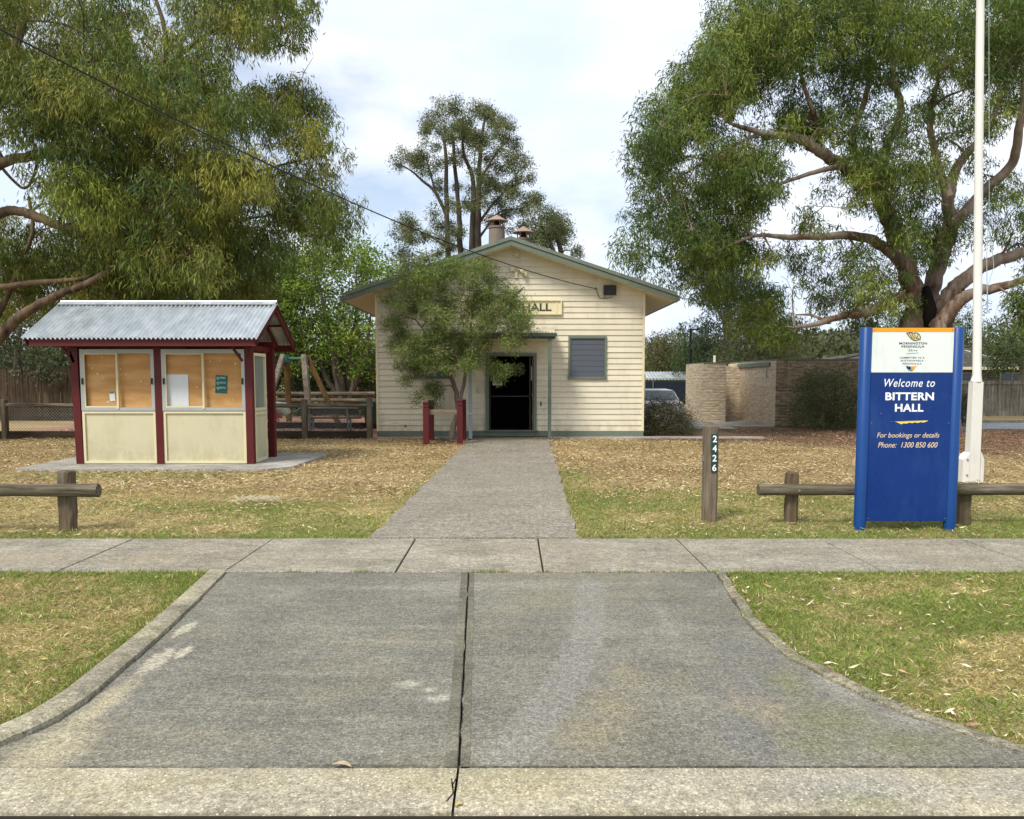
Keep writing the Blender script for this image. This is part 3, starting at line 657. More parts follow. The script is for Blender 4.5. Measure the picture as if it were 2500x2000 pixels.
blades('verge_grass', -5.6, -2.2, 3.2, 6.72, 9000, (.02, .055), (.0035, .007), 'short dry yellow-green grass left of the driveway', seed=5)
blades('verge_grass', 1.6, 5.6, 3.2, 6.72, 9000, (.02, .055), (.0035, .007), 'short green grass right of the driveway', seed=6)
blades('lawn_grass', -10, 10, 8.14, 12, 2600, (.025, .06), (.004, .009), 'patchy dry grass between the footpath and the kiosk', seed=7)
blades('lawn_grass', -15, 17, 12, 26.2, 420, (.025, .07), (.010, .020), 'dry grass in front of the hall', up=.7, seed=8)
# longer tufts along edges
def tufts(name, pts, label, nb=40, h=(.04, .10), spread=.05, green=.8, seed=4):
    g = np.random.default_rng(seed); P = []; 
    for (x, y) in pts: P.append(np.stack([x+g.normal(size=nb)*spread, y+g.normal(size=nb)*spread*.5, np.full(nb, -.01)], 1))
    P = np.concatenate(P); n = len(P); ang = g.uniform(0, 2*np.pi, n); lean = g.uniform(.1, 1.1, n)
    d = unit(np.stack([np.cos(ang)*lean, np.sin(ang)*lean, np.ones(n)], 1)); isg = g.uniform(0, 1, n) < green
    col = np.where(isg[:, None], GREEN[g.integers(0, 4, n)]*1.15, STRAW[g.integers(0, 5, n)])*g.uniform(.7, 1.3, (n, 1))
    o = quads(name, P, d, unit(np.cross(d, g.normal(size=(n, 3)))), g.uniform(*h, n), g.uniform(.003, .007, n), np.clip(col, 0, 1), M['grass'], wpos=.3)
    return tag(o, label, 'grass', kind='stuff')
rr = random.Random(2)
pts = [(x+rr.gauss(0, .02), 6.68+rr.gauss(0, .02)) for x in np.arange(-5.5, -2.4, .05)]+[(x, 6.68+rr.gauss(0, .02)) for x in np.arange(1.78, 5.6, .05)]
pts += [(interp(DL, y)-.20-rr.random()*.06, y) for y in np.arange(3.3, 6.7, .045)]+[(interp(DR, y)+.17+rr.random()*.10, y) for y in np.arange(3.3, 6.7, .04)]
tufts('edge_grass', pts, 'fresh green grass growing along the edges of the verges', 16, (.02, .06), .04, .8)
pts = [(x, 8.17+rr.gauss(0, .02)) for x in np.arange(-6, -1.45, .08)]+[(x, 8.18+rr.gauss(0, .02)) for x in np.arange(.7, 6, .06)]+[(prx(y)+.05+rr.random()*.06, y) for y in np.arange(8.2, 15, .09)]+[(plx(y)-.05-rr.random()*.06, y) for y in np.arange(8.2, 15, .14)]
tufts('edge_grass', pts, 'thin green grass along the lawn edge of the footpath and hall path', 14, (.025, .07), .04, .8, 9)
pts = [(x, 6.70+rr.gauss(0, .006)) for x in (-1.85, -1.82, -1.78, -1.6, -1.3, -1.25, -1.2, -.3, -.27, -.24, -.2, -.17, -.12, -.08, -.05, .25, .3, .62, .66, .9, .95, 1.0, 1.06, 1.15, 1.25, 1.35, 1.42, 1.5, 1.58, 1.65, 1.7)]
tufts('joint_weeds', pts, 'small weeds growing in the joint between driveway and footpath', 22, (.012, .05), .022, .75, 12)
tufts('joint_weeds', [(-.19, 3.27), (-.16, 3.272), (-.5, 3.265)]+[(x, 8.145) for x in (.1, .16, .3, .45, .55)], 'tiny weeds in the joints of the concrete', 16, (.008, .028), .02, .7, 13)
tufts('bed_grass', [(rr.uniform(-.1, .1)+x, y) for x in np.arange(12.6, 30, .35) for y in (30.2, 31.5, 33, 34.5)], 'green grass strip beside the side road', 14, (.05, .10), .35, .75, 17)
g6 = random.Random(8); pts = []
while len(pts) < 420:
    x = g6.uniform(-5, 5); y = g6.uniform(3.4, 11.5)
    if bool(excluded(np.array([x]), np.array([y]))[0]) or float(greenness(np.array([x]), np.array([y]))[0]) < .12*g6.random()+.08: continue
    pts.append((x, y))
tufts('grass_tufts', pts, 'taller scattered tufts of grass on the verges and front lawn', 30, (.025, .07), .045, .6, 19)
# flat litter
def litter(name, n, box_, Ln, Wd, pal, label, seed, mask=None, up=.25, zl0=.018):
    g = np.random.default_rng(seed); x = g.uniform(box_[0], box_[1], n); y = g.uniform(box_[2], box_[3], n); keep = ~excluded(x, y) if mask is None else mask(x, y)
    keep &= (np.abs(x) < y*.66+1.2)
    if n > 5000: keep &= g.uniform(0, 1, n) < .12+1.7*sstep(.36, .66, fbm(x, y, .9, 83))
    x = x[keep]; y = y[keep]; n = len(x); ang = g.uniform(0, 2*np.pi, n); tl = g.normal(size=n)*up
    d = unit(np.stack([np.cos(ang), np.sin(ang), tl], 1)); s = unit(np.stack([-np.sin(ang), np.cos(ang), g.normal(size=n)*.5], 1)); pal = np.array(pal)
    col = pal[g.integers(0, len(pal), n)]*g.uniform(.7, 1.3, (n, 1))*(.7+.6*fbm(x, y, 1.1, 91))[:, None]; z = np.full(n, zl0)
    m = np.clip(mulch(x, y), 0, 1); mm = g.uniform(0, 1, n) < m*.85; col = np.where(mm[:, None], np.array([.27, .165, .11])*g.uniform(.4, 1.8, (n, 1)), col)
    o = quads(name, np.stack([x, y, z], 1), d, s, g.uniform(*Ln, n), g.uniform(*Wd, n), np.clip(col, 0, 1), M['litter'], bend=np.stack([np.zeros(n), np.zeros(n), g.uniform(-.01, .015, n)], 1))
    return tag(o, label, 'leaf litter', kind='stuff')
GOLD = [[.54, .43, .22], [.46, .34, .17], [.62, .52, .31], [.36, .25, .12], [.42, .31, .16], [.66, .56, .38], [.27, .17, .09], [.22, .14, .08]]
litter('leaf_litter', 105000, (-13, 15, 11.5, 26), (.04, .11), (.008, .016), GOLD, 'golden dry gum leaves scattered thickly over the lawn', 31)
litter('leaf_litter', 13000, (-8, 9, 8.2, 12.5), (.03, .10), (.006, .016), GOLD, 'straw and dry leaves lying on the grass behind the footpath', 32)
litter('leaf_litter', 420, (1.9, 5, 3.3, 6.6), (.03, .09), (.006, .016), [[.55, .42, .28], [.42, .24, .15], [.66, .55, .38]], 'pale curled gum leaves on the verge right of the driveway', 33)
litter('leaf_litter', 260, (-5, -2.4, 3.3, 6.6), (.03, .06), (.006, .014), [[.50, .38, .22], [.36, .20, .12]], 'brown leaf scraps on the verge left of the driveway', 34)
litter('leaf_litter', 500, (-1.2, .9, 16, 22.2), (.03, .08), (.01, .02), GOLD, 'dry leaves scattered on the path near the hall door', 35, mask=lambda x, y: (x > plx(y)) & (x < prx(y))&(np.random.default_rng(5).uniform(0,1,len(x))<(y-15)/8))
g5 = np.random.default_rng(55)
litter('leaf_litter', 900, (1.6, 2.5, 3.3, 6.5), (.02, .08), (.006, .015), [[.45, .28, .19], [.30, .15, .10], [.60, .48, .34]], 'reddish leaves gathered along the right edge of the driveway', 36, zl0=.030, mask=lambda x, y: np.abs(x-np.interp(y, [a for a, b in DR], [b for a, b in DR])-.10) < .08)
litter('wood_chips', 16000, (-14, -3, 22.4, 30), (.05, .13), (.015, .04), [[.62, .40, .29], [.50, .30, .21], [.75, .55, .42], [.30, .17, .11]], 'pinkish wood chips covering the playground', 37, mask=lambda x, y: x < 99)
def dry_leaf(x, y, L_, W_, ang, c, label, z=.012):
    mb = MB(); n = 8; V = []
    for i in range(n+1):
        t = i/n; w = W_*math.sin(math.pi*min(1, t*.96+.02))**.8*.5; cx = (t-.5)*L_; cyy = .12*L_*math.sin(t*math.pi); zz = z+.25*W_*math.sin(t*3.4)
        V.append((cx, cyy, w, zz))
    def T(a, b, zc): return (x+a*math.cos(ang)-b*math.sin(ang), y+a*math.sin(ang)+b*math.cos(ang), zc)
    for a, b in zip(V[:-1], V[1:]):
        mb.face([T(a[0], a[1]-a[2], a[3]+.006), T(b[0], b[1]-b[2], b[3]+.006), T(b[0], b[1], b[3]), T(a[0], a[1], a[3])])
        mb.face([T(a[0], a[1], a[3]), T(b[0], b[1], b[3]), T(b[0], b[1]+b[2], b[3]+.006), T(a[0], a[1]+a[2], a[3]+.006)])
    return tag(mb.build('dry_leaf', c, smooth=True), label, 'leaf', 'fallen leaves on the concrete')
lm1 = paint('dry_leaf_tan', hx('b09a7e'), .7, .2, 60); lm2 = paint('dry_leaf_red', hx('8e5444'), .7, .2, 60); lm3 = paint('dry_leaf_straw', hx('c8bda2'), .7, .2, 60)
dry_leaf(-.70, 3.25, .085, .032, -.15, lm1, 'tan curled leaf lying on the near joint of the left driveway slab')
dry_leaf(-.20, 2.97, .035, .018, .6, paint('dry_leaf_yellow', hx('c2b15a'), .7, .2, 60), 'small yellow leaf on the apron beside the central crack', -.005)
dry_leaf(1.62, 2.845, .12, .03, .2, lm2, 'reddish leaf in the gutter at the bottom right', -.045)
dry_leaf(.42, 2.85, .10, .02, .1, lm3, 'thin pale leaf in the gutter right of the central joint', -.045)
# peeled bark and palm litter on the left lawn
mb = MB()
for i in range(46):
    a = random.uniform(-.5, .5)+(math.pi if random.random() < .4 else 0); x = -3.35+random.gauss(0, .16); y = 10.55+random.gauss(0, .08); l_ = random.uniform(.10, .3)
    mb.tube([(x, y, .03), (x+l_*.5*math.cos(a), y+l_*.5*math.sin(a), .06+random.random()*.03), (x+l_*math.cos(a), y+l_*math.sin(a), .02)], [.003, .005, .002], 4)
tag(mb.build('frond_scraps', lm3), 'bleached scraps of frond lying on the dry lawn before the kiosk', 'plant debris')

# ================================================================== HALL
HY = 22.70; hx0, hx1 = -3.72, 3.62; hall = thing('weatherboard_hall', 'cream weatherboard hall with green gabled roof at the end of the path', 'building', (0, HY, 0))
HB = HY+14
PKX, PKZ = -.03, 5.19; SL = .332     # underside line of the front roof
def roof_z(x): return PKZ-SL*abs(x-PKX)
door = (-.70, .66, .15, 2.22); winR = (1.55, 2.60, 1.60, 2.76); winL = (-2.72, -1.66, 1.60, 2.76)
opens = [door, winR, winL]
mb = MB(); z = .16; bh = .155
while z < PKZ:
    z2 = min(z+bh, PKZ+.05)
    zt = z2
    half = (PKZ+.06-z)/SL
    xa = max(hx0+.02, PKX-half); xb = min(hx1-.02, PKX+half)
    if xb-xa < .1: break
    iv = [(xa, xb)]
    for (a, b, c, d) in opens:
        if z < d-.02 and zt > c+.02:
            iv = [q for (u, v) in iv for q in ((u, min(v, a)), (max(u, b), v)) if q[1]-q[0] > .03]
    for (u, v) in iv:
        cut = [u]
        while cut[-1] < v-3: cut.append(cut[-1]+random.uniform(1.8, 3.4))
        cut = [c_ for c_ in cut if c_ < v-.4 or c_ == u]+[v]
        for p, q in zip(cut[:-1], cut[1:]):
            dz = random.uniform(-.0015, .0015); q2 = q-(.002 if q < v else 0)
            # leaning board with a thick lower lip
            mb.hexa([(p, HY-.034+dz, z), (q2, HY-.034+dz, z), (q2, HY-.002, z), (p, HY-.002, z), (p, HY-.008+dz, z2+.006), (q2, HY-.008+dz, z2+.006), (q2, HY-.001, z2+.006), (p, HY-.001, z2+.006)])
    z = z2
mb.build('weatherboards', M['cream'], hall)
# carcass: front wall with door hole, side and back walls
mb = MB(); T_ = .12
mb.box(hx0, door[0], HY, HY+T_, 0, 3.6); mb.box(door[1], hx1, HY, HY+T_, 0, 3.6); mb.box(door[0], door[1], HY, HY+T_, door[3], 3.6)
mb.prism([(hx0, 3.6), (hx1, 3.6), (hx1, roof_z(hx1)), (PKX, PKZ), (hx0, roof_z(hx0))], HY, HY+T_)
mb.box(hx0, hx0+T_, HY+T_, HB, 0, 3.90); mb.box(hx1-T_, hx1, HY+T_, HB, 0, 3.90); mb.box(hx0+T_, hx1-T_, HB-T_, HB, 0, 3.90)
mb.build('wall', M['cream'], hall)
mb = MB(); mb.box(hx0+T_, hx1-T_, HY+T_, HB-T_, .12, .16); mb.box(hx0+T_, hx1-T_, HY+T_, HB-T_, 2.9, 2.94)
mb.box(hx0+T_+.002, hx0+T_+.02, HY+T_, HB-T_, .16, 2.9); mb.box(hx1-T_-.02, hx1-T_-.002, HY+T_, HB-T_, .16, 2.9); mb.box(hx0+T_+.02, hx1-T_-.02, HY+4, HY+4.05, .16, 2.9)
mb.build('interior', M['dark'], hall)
mb = MB(); mb.box(hx0-.02, -1.0, HY-.045, HY+.02, 0.01, .158); mb.box(-1.0, 1.02, HY-.06, HY+.02, .01, .15); mb.box(1.02, hx1+.02, HY-.045, HY+.02, 0.01, .158); mb.box(hx1, hx1+.03, HY+.02, HB, .01, .158)
mb.build('base_board', M['green_paint'], hall)
mb = MB(); mb.box(hx0-.03, hx0+.035, HY-.042, HY+.03, .16, roof_z(hx0)-.02); mb.build('corner_board', M['cream_trim'], hall)
mb = MB(); mb.box(hx1-.035, hx1+.03, HY-.042, HY+.03, .16, roof_z(hx1)-.02); mb.build('corner_board', M['cream_trim'], hall)
# side cladding (right side seen edge on) with lips
mb = MB(); z = .16
while z < 3.75:
    mb.hexa([(hx1, HY+.03, z), (hx1+.03, HY+.03, z), (hx1+.03, HB, z), (hx1, HB, z), (hx1, HY+.03, z+.155), (hx1+.008, HY+.03, z+.155), (hx1+.008, HB, z+.155), (hx1, HB, z+.155)]); z += .155
mb.build('weatherboards', M['cream'], hall)
# roof
RY0 = 22.12; ex0, ex1 = -4.50, 4.40
def slope_pts(x, dz): return (x, roof_z(x)+dz)
mb = MB()
for (a, b) in ((ex0, PKX), (PKX, ex1)):
    mb.hexa([(a, RY0+.03, roof_z(a)+.13), (b, RY0+.03, roof_z(b)+.13), (b, HB+.4, roof_z(b)+.13), (a, HB+.4, roof_z(a)+.13), (a, RY0+.03, roof_z(a)+.165), (b, RY0+.03, roof_z(b)+.165), (b, HB+.4, roof_z(b)+.165), (a, HB+.4, roof_z(a)+.165)])
for x in np.arange(ex0, ex1, .35):
    for s_ in (0,):
        mb.bar((x, RY0+.05, roof_z(x)+.18), (x, HB+.4, roof_z(x)+.18), .03, .03)
roof = mb.build('roof', M['roof_green'], hall)
def sloped(mb, y0, y1, d0, d1, xa=ex0, xb=ex1):
    for (a, b) in ((xa, PKX), (PKX, xb)):
        mb.hexa([(a, y0, roof_z(a)+d0), (b, y0, roof_z(b)+d0), (b, y1, roof_z(b)+d0), (a, y1, roof_z(a)+d0), (a, y0, roof_z(a)+d1), (b, y0, roof_z(b)+d1), (b, y1, roof_z(b)+d1), (a, y1, roof_z(a)+d1)])
mb = MB(); sloped(mb, RY0, RY0+.03, -.045, .085); mb.build('barge_board', M['green_paint'], roof)
mb = MB(); sloped(mb, RY0-.03, RY0+.0, .092, .185, ex0-.02, ex1+.02); mb.build('barge_cap', M['roof_green'], roof)
mb = MB(); sloped(mb, RY0+.031, HY+.0, -.02, .0, ex0+.12, ex1-.12); mb.build('gable_soffit', M['cream_trim'], hall)
for sgn, xe, xw in ((-1, ex0, hx0), (1, ex1, hx1)):
    mb = MB(); xo = xe-sgn*.02
    lo, hi = (xo, xw) if sgn < 0 else (xw, xo)
    mb.hexa([(lo, RY0+.04, roof_z(lo)-.05), (hi, RY0+.04, roof_z(hi)-.05), (hi, HB+.3, roof_z(hi)-.05), (lo, HB+.3, roof_z(lo)-.05), (lo, RY0+.04, roof_z(lo)-.03), (hi, RY0+.04, roof_z(hi)-.03), (hi, HB+.3, roof_z(hi)-.03), (lo, HB+.3, roof_z(lo)-.03)])
    mb.build('eave_soffit', M['cream_trim'], hall)
    mb = MB(); g0 = xe; mb.box(min(g0, g0+sgn*.10), max(g0, g0+sgn*.10), RY0+.02, HB+.3, roof_z(xe)-.03, roof_z(xe)+.10); mb.build('gutter', M['green_paint'], roof)
# windows
for (a, b, c, d) in (winR, winL):
    mb = MB(); f = .055; y0, y1 = HY-.075, HY+.0
    mb.box(a-.0, b, y0, y1, d-f, d); mb.box(a-.01, b+.01, y0-.01, y1, c, c+f); mb.box(a, a+f, y0, y1, c+f, d-f); mb.box(b-f, b, y0, y1, c+f, d-f)
    w = mb.build('window', M['green_paint'] if a > 0 else M['window_frame'], hall)
    mb = MB(); mb.box(a+f, b-f, HY-.035, HY-.028, c+f, d-f); mb.build('screen', M['screen'], w)
    mb = MB()
    for i in range(1, 7):
        zz = c+f+(d-c-2*f)*i/7; mb.box(a+f, b-f, HY-.043, HY-.036, zz-.006, zz+.006)
    mb.build('louvre_bars', M['window_frame'], w)
# door: frame, threshold, open leaves, screen door
mb = MB(); a, b, c, d = door; mb.box(a-.02, a+.06, HY-.09, HY+.14, c, d-.002); mb.box(b-.06, b+.02, HY-.09, HY+.14, c, d-.002); mb.box(a-.02, b+.02, HY-.09, HY+.14, d, d+.08)
df = mb.build('door_frame', M['green_paint'], hall)
mb = MB(); mb.box(b-.10, b-.062, HY-.04, HY+.62, c+.02, d-.02); dl_ = mb.build('door', paint('olive_door', hx('6f5f3d'), .5, .15, 3), hall); lab(dl_, 'olive brown door leaf folded back at the right')
mb = MB()
for zz in (.5, 1.12, 1.8): mb.box(b-.106, b-.098, HY-.045, HY-.02, zz, zz+.09)
build_each(mb, 'hinge', M['galv'], dl_)
mb = MB(); mb.box(b-.135, b-.105, HY+.02, HY+.05, 1.55, 1.95); mb.build('handle', M['galv'], dl_)
mb = MB(); sx0, sx1 = a+.065, b-.14; ys_ = HY+.07
mb.box(sx0, sx1, ys_, ys_+.03, 1.10, 1.13); mb.box(sx0, sx0+.04, ys_, ys_+.03, c+.02, d); mb.box(sx1-.04, sx1, ys_, ys_+.03, c+.02, d)
mb.build('screen_door', M['black'], hall)
mb = MB(); mb.box(sx0+.10, sx0+.36, ys_-.012, ys_-.004, 1.42, 1.80); mb.build('notice', M['dullwhite'], hall)
mb = MB(); mb.box(a-.06, b+.06, HY-.14, HY+.1, .151, .185); mb.build('threshold', M['green_paint'], hall)
# awning
AX0, AX1 = -1.62, 1.13; AY0 = 21.55
def corr(mb, x0, x1, A, B, pitch, amp, per=8):
    "corrugated sheet, ridges running from A(y,z) to B(y,z)"
    n = int((x1-x0)/pitch*per); L_ = math.hypot(B[0]-A[0], B[1]-A[1]); ny = -(B[1]-A[1])/L_; nz = (B[0]-A[0])/L_
    if nz < 0: ny, nz = -ny, -nz
    base = len(mb.v)
    for i in range(n+1):
        x = x0+(x1-x0)*i/n; w = amp*math.cos(2*math.pi*(x-x0)/pitch)
        mb.v.append((x, A[0]+ny*w, A[1]+nz*w)); mb.v.append((x, B[0]+ny*w, B[1]+nz*w))
    for i in range(n): k0 = base+2*i; mb.f.append((k0, k0+2, k0+3, k0+1)); mb.mi.append(0)
awn = thing('x', '', '', (0, 0, 0)); bpy.data.objects.remove(awn)
mb = MB(); corr(mb, AX0, AX1, (AY0-.03, 2.80), (HY-.03, 3.02), .076, .009); aw = mb.build('awning', M['awning_sheet'], hall, smooth=True)
mb = MB(); mb.box(AX0, AX1, AY0-.02, AY0+.02, 2.64, 2.775); mb.box(AX0-.03, AX1+.04, AY0-.10, AY0-.022, 2.70, 2.785); mb.build('awning_fascia', M['green_dark'], aw)
mb = MB(); mb.box(AX0+.01, AX0+.05, AY0+.021, HY-.04, 2.66, 2.76); mb.box(AX1-.05, AX1-.01, AY0+.021, HY-.04, 2.66, 2.76); mb.box(AX0+.06, AX1-.06, AY0+.03, HY-.04, 2.64, 2.652); mb.build('awning_ceiling', M['cream_trim'], aw)
mb = MB(); mb.box(.99-.045, .99+.045, AY0-.01, AY0+.08, .02, 2.638); p_ = mb.build('awning_post', M['green_paint'], aw, bevel=.006)
mb = MB(); mb.box(-1.14, -1.05, AY0-.01, AY0+.08, .02, 2.638); p_ = mb.build('awning_post', paint('pale_blue_grey', hx('98a4ab'), .5, .05, 3), aw, bevel=.006); lab(p_, 'pale blue grey awning post')
mb = MB(); mb.box(-1.145, -1.045, AY0-.015, AY0+.085, .68, .70); mb.build('strap', M['white'], aw)
# hall sign on the gable
sz0, sz1 = 3.385, 3.72; sgx0, sgx1 = -1.40, 1.33
mb = MB(); mb.box(sgx0, sgx1, HY-.06, HY-.036, sz0, sz1); sg = mb.build('name_board', M['cream_trim'], hall)
mb = MB(); f = .035
mb.box(sgx0-f, sgx1+f, HY-.10, HY-.034, sz1, sz1+f); mb.box(sgx0-f, sgx1+f, HY-.10, HY-.034, sz0-f, sz0); mb.box(sgx0-f, sgx0, HY-.10, HY-.034, sz0, sz1); mb.box(sgx1, sgx1+f, HY-.10, HY-.034, sz0, sz1)
mb.box(sgx1-.13, sgx1-.085, HY-.075, HY-.06, sz0+.02, sz1-.02); mb.box(sgx0+.085, sgx0+.13, HY-.075, HY-.06, sz0+.02, sz1-.02); mb.build('board_frame', M['cream_trim'], sg)
text('lettering', 'BITTERN HALL', -.03, sz0+.065, HY-.061, 2.22, .21, M['lettering_green'], sg, bold=.025, depth=.006)
# fittings on the gable and wall (parts screwed to the wall)
def fitting(name, x0, x1, z0, z1, d, mat, y=HY-.036): mb = MB(); mb.box(x0, x1, y-d, y, z0, z1); return mb.build(name, mat, hall, bevel=.008)
fitting('junction_box', -.05, .06, 4.52, 4.64, .06, M['cream_trim']); fitting('junction_box', .07, .155, 4.34, 4.50, .05, M['cream_trim']); fitting('junction_box', .14, .25, 4.55, 4.64, .06, M['cream_trim'])
mb = MB(); mb.tube([(.22, HY-.05, 4.56), (.26, HY-.18, 4.52), (.30, HY-.26, 4.49)], [.03, .04, .05], 10); mb.box(.33, .40, HY-.14, HY-.036, 4.38, 4.50); mb.build('sensor_light', M['cream_trim'], hall)
fitting('vent_box', .09, .16, 4.90, 4.99, .07, M['cream_trim'])
fl = fitting('floodlight', 2.50, 2.84, 3.88, 4.14, .12, M['black']); mb = MB(); mb.tube([(2.56, HY-.06, 3.86), (2.5, HY-.05, 3.80), (2.40, HY-.04, 3.80), (2.33, HY-.04, 3.95), (2.30, HY-.05, 4.05)], .008, 6); mb.tube([(2.7, HY-.06, 3.87), (2.74, HY-.06, 3.82), (2.6, HY-.06, 3.80), (2.42, HY-.05, 3.80)], .008, 6); mb.build('cable', M['black'], fl)
fitting('cable_bracket', 2.27, 2.32, 4.02, 4.09, .06, M['galv'])
fitting('switch_box', -.95, -.87, 1.22, 1.36, .05, M['dullwhite']); fitting('door_plate', .78, .82, .85, .97, .02, M['green_dark']); fitting('wall_vent', -2.99, -2.93, .27, .33, .01, M['flue'])
mb = MB(); mb.box(hx1+.032, hx1+.26, HY+1.2, HY+1.75, 1.05, 1.75); mb.build('meter_box', M['cream_trim'], hall, bevel=.01)
# flues
for (px, Y, zt, zb) in ((1213, 28.0, None, None), (1278, 28.0, None, None)):
    p = at(px, 576 if px < 1250 else 590, Y); top = at(px, 556 if px < 1250 else 584, Y).z
    mb = MB(); n = 16; mb.tube([(p.x, Y, roof_z(p.x)), (p.x, Y, top-.12), (p.x, Y, top)], [.30, .27, .26] if px < 1250 else [.24, .22, .21], 20); mb.tube([(p.x, Y, top-.03), (p.x, Y, top+.03)], .29 if px < 1250 else .23, 20)
    fo = mb.build('flue', M['flue'], hall, smooth=True)
    mb = MB(); r_c = .38; h = .20
    mb.tube([(p.x, Y, top+h), (p.x, Y, top+h+.015), (p.x, Y, top+h+.19), (p.x, Y, top+h+.22)], [r_c, r_c, .06, .02], 20)
    for q in range(6): aa = q*math.pi/3; mb.tube([(p.x+.2*math.cos(aa), Y+.2*math.sin(aa), top), (p.x+.2*math.cos(aa), Y+.2*math.sin(aa), top+h)], .02, 6)
    mb.build('cowl', M['terracotta'], fo, smooth=True)
    mb = MB(); mb.tube([(p.x, Y, top), (p.x, Y, top+h-.02)], .14, 12); mb.build('inner_pipe', M['dark'], fo)

# ================================================================== KIOSK
KY = 15.06; kx = [-8.05, -6.56, -4.90]   # left edges of the three front posts
ki = thing('notice_kiosk', 'open maroon and cream notice kiosk with corrugated zinc roof on the left lawn', 'kiosk', (-6.4, 15.7, .03))
pw = .135; KZ = 2.20
ES = (14.48, 2.325); RS = (15.78, 3.04); BS = (17.12, 2.305)    # eave, ridge, back eave (y,z)
KX0, KX1 = -8.60, -4.48
mb = MB(); corr(mb, KX0, KX1, (ES[0]-.04, ES[1]-.02), RS, .080, .022); corr(mb, KX0, KX1, (BS[0]+.04, BS[1]-.02), RS, .080, .022); rf = mb.build('roof', M['zinc'], ki, smooth=True)
mb = MB()
for sg_ in (-1, 1): mb.hexa([(KX0, RS[0], RS[1]+.026), (KX1, RS[0], RS[1]+.026), (KX1, RS[0]+sg_*.13, RS[1]-.038), (KX0, RS[0]+sg_*.13, RS[1]-.038), (KX0, RS[0], RS[1]+.034), (KX1, RS[0], RS[1]+.034), (KX1, RS[0]+sg_*.13, RS[1]-.030), (KX0, RS[0]+sg_*.13, RS[1]-.030)])
mb.tube([(KX0, RS[0], RS[1]+.03), (KX1, RS[0], RS[1]+.03)], .018, 8); mb.build('ridge_cap', M['zinc'], rf)
mb = MB(); mb.box(KX0+.10, KX1-.02, ES[0]+.02, ES[0]+.055, ES[1]-.15, ES[1]-.015); mb.box(KX0+.10, KX1-.02, BS[0]-.055, BS[0]-.02, BS[1]-.15, BS[1]-.015); build_each(mb, 'fascia', M['maroon'], rf)
for x in (KX0+.04, KX1-.055):
    mb = MB()
    for e in (ES, BS): mb.bar((x+.0175, e[0], e[1]-.09), (x+.0175, RS[0], RS[1]-.08), .035, .13)
    mb.build('barge_board', M['maroon'], rf)
for x in (-7.98, -6.5, -4.85):
    mb = MB()
    for e in (ES, BS): mb.bar((x, e[0]+(.09 if e is ES else -.09), e[1]-.05), (x, RS[0], RS[1]-.12), .045, .07)
    mb.bar((x, 15.06+.1, 2.17), (x, 16.5, 2.17), .045, .11); mb.build('rafter', M['maroon'], rf)
mb = MB(); mb.box(-8.4, -4.75, 15.07, 15.16, 2.18, 2.33); mb.box(-8.4, -4.75, 16.42, 16.51, 2.18, 2.33)
for yy_ in (14.95, 16.4, 15.4, 16.0):
    zz_ = RS[1]-abs(yy_-RS[0])*(RS[1]-ES[1])/(RS[0]-ES[0])-.035; mb.box(KX0+.1, KX1-.1, yy_-.02, yy_+.02, zz_-.04, zz_)
build_each(mb, 'beam', M['maroon'], ki)
lean = [(.0, .0), (0, 0), (0, 0)]
for i, x in enumerate(kx):
    mb = MB(); tx = -.04 if i == 0 else (0 if i == 1 else 0)
    mb.hexa([(x, KY, .03), (x+pw, KY, .03), (x+pw, KY+pw, .03), (x, KY+pw, .03), (x+tx, KY, KZ-.02), (x+tx+pw, KY, KZ-.02), (x+tx+pw, KY+pw, KZ-.02), (x+tx, KY+pw, KZ-.02)]); mb.build('post', M['maroon'], ki, bevel=.006)
for (x, y) in ((-8.05, 16.42), (-4.90, 16.42), (-4.88, 15.95), (-8.05, 15.95)):
    mb = MB(); w_ = pw if y > 16.3 else .07; mb.box(x, x+w_, y, y+w_, .03, 2.178 if y > 16.3 else 2.15); mb.build('post', M['maroon'], ki, bevel=.006)
mb = MB()
mb.bar((-8.13, KY+.03, 2.20), (-8.02, KY+.03, 1.90), .05, .06, up=(0, 1, 0)); mb.bar((-5.13, KY+.03, 2.20), (-4.93, KY+.03, 1.92), .05, .06, up=(0, 1, 0)); mb.bar((-8.25, KY+.03, 2.20), (-8.08, KY+.03, 1.98), .05, .06, up=(0, 1, 0)); build_each(mb, 'brace', M['maroon'], ki)
FY = KY+.02
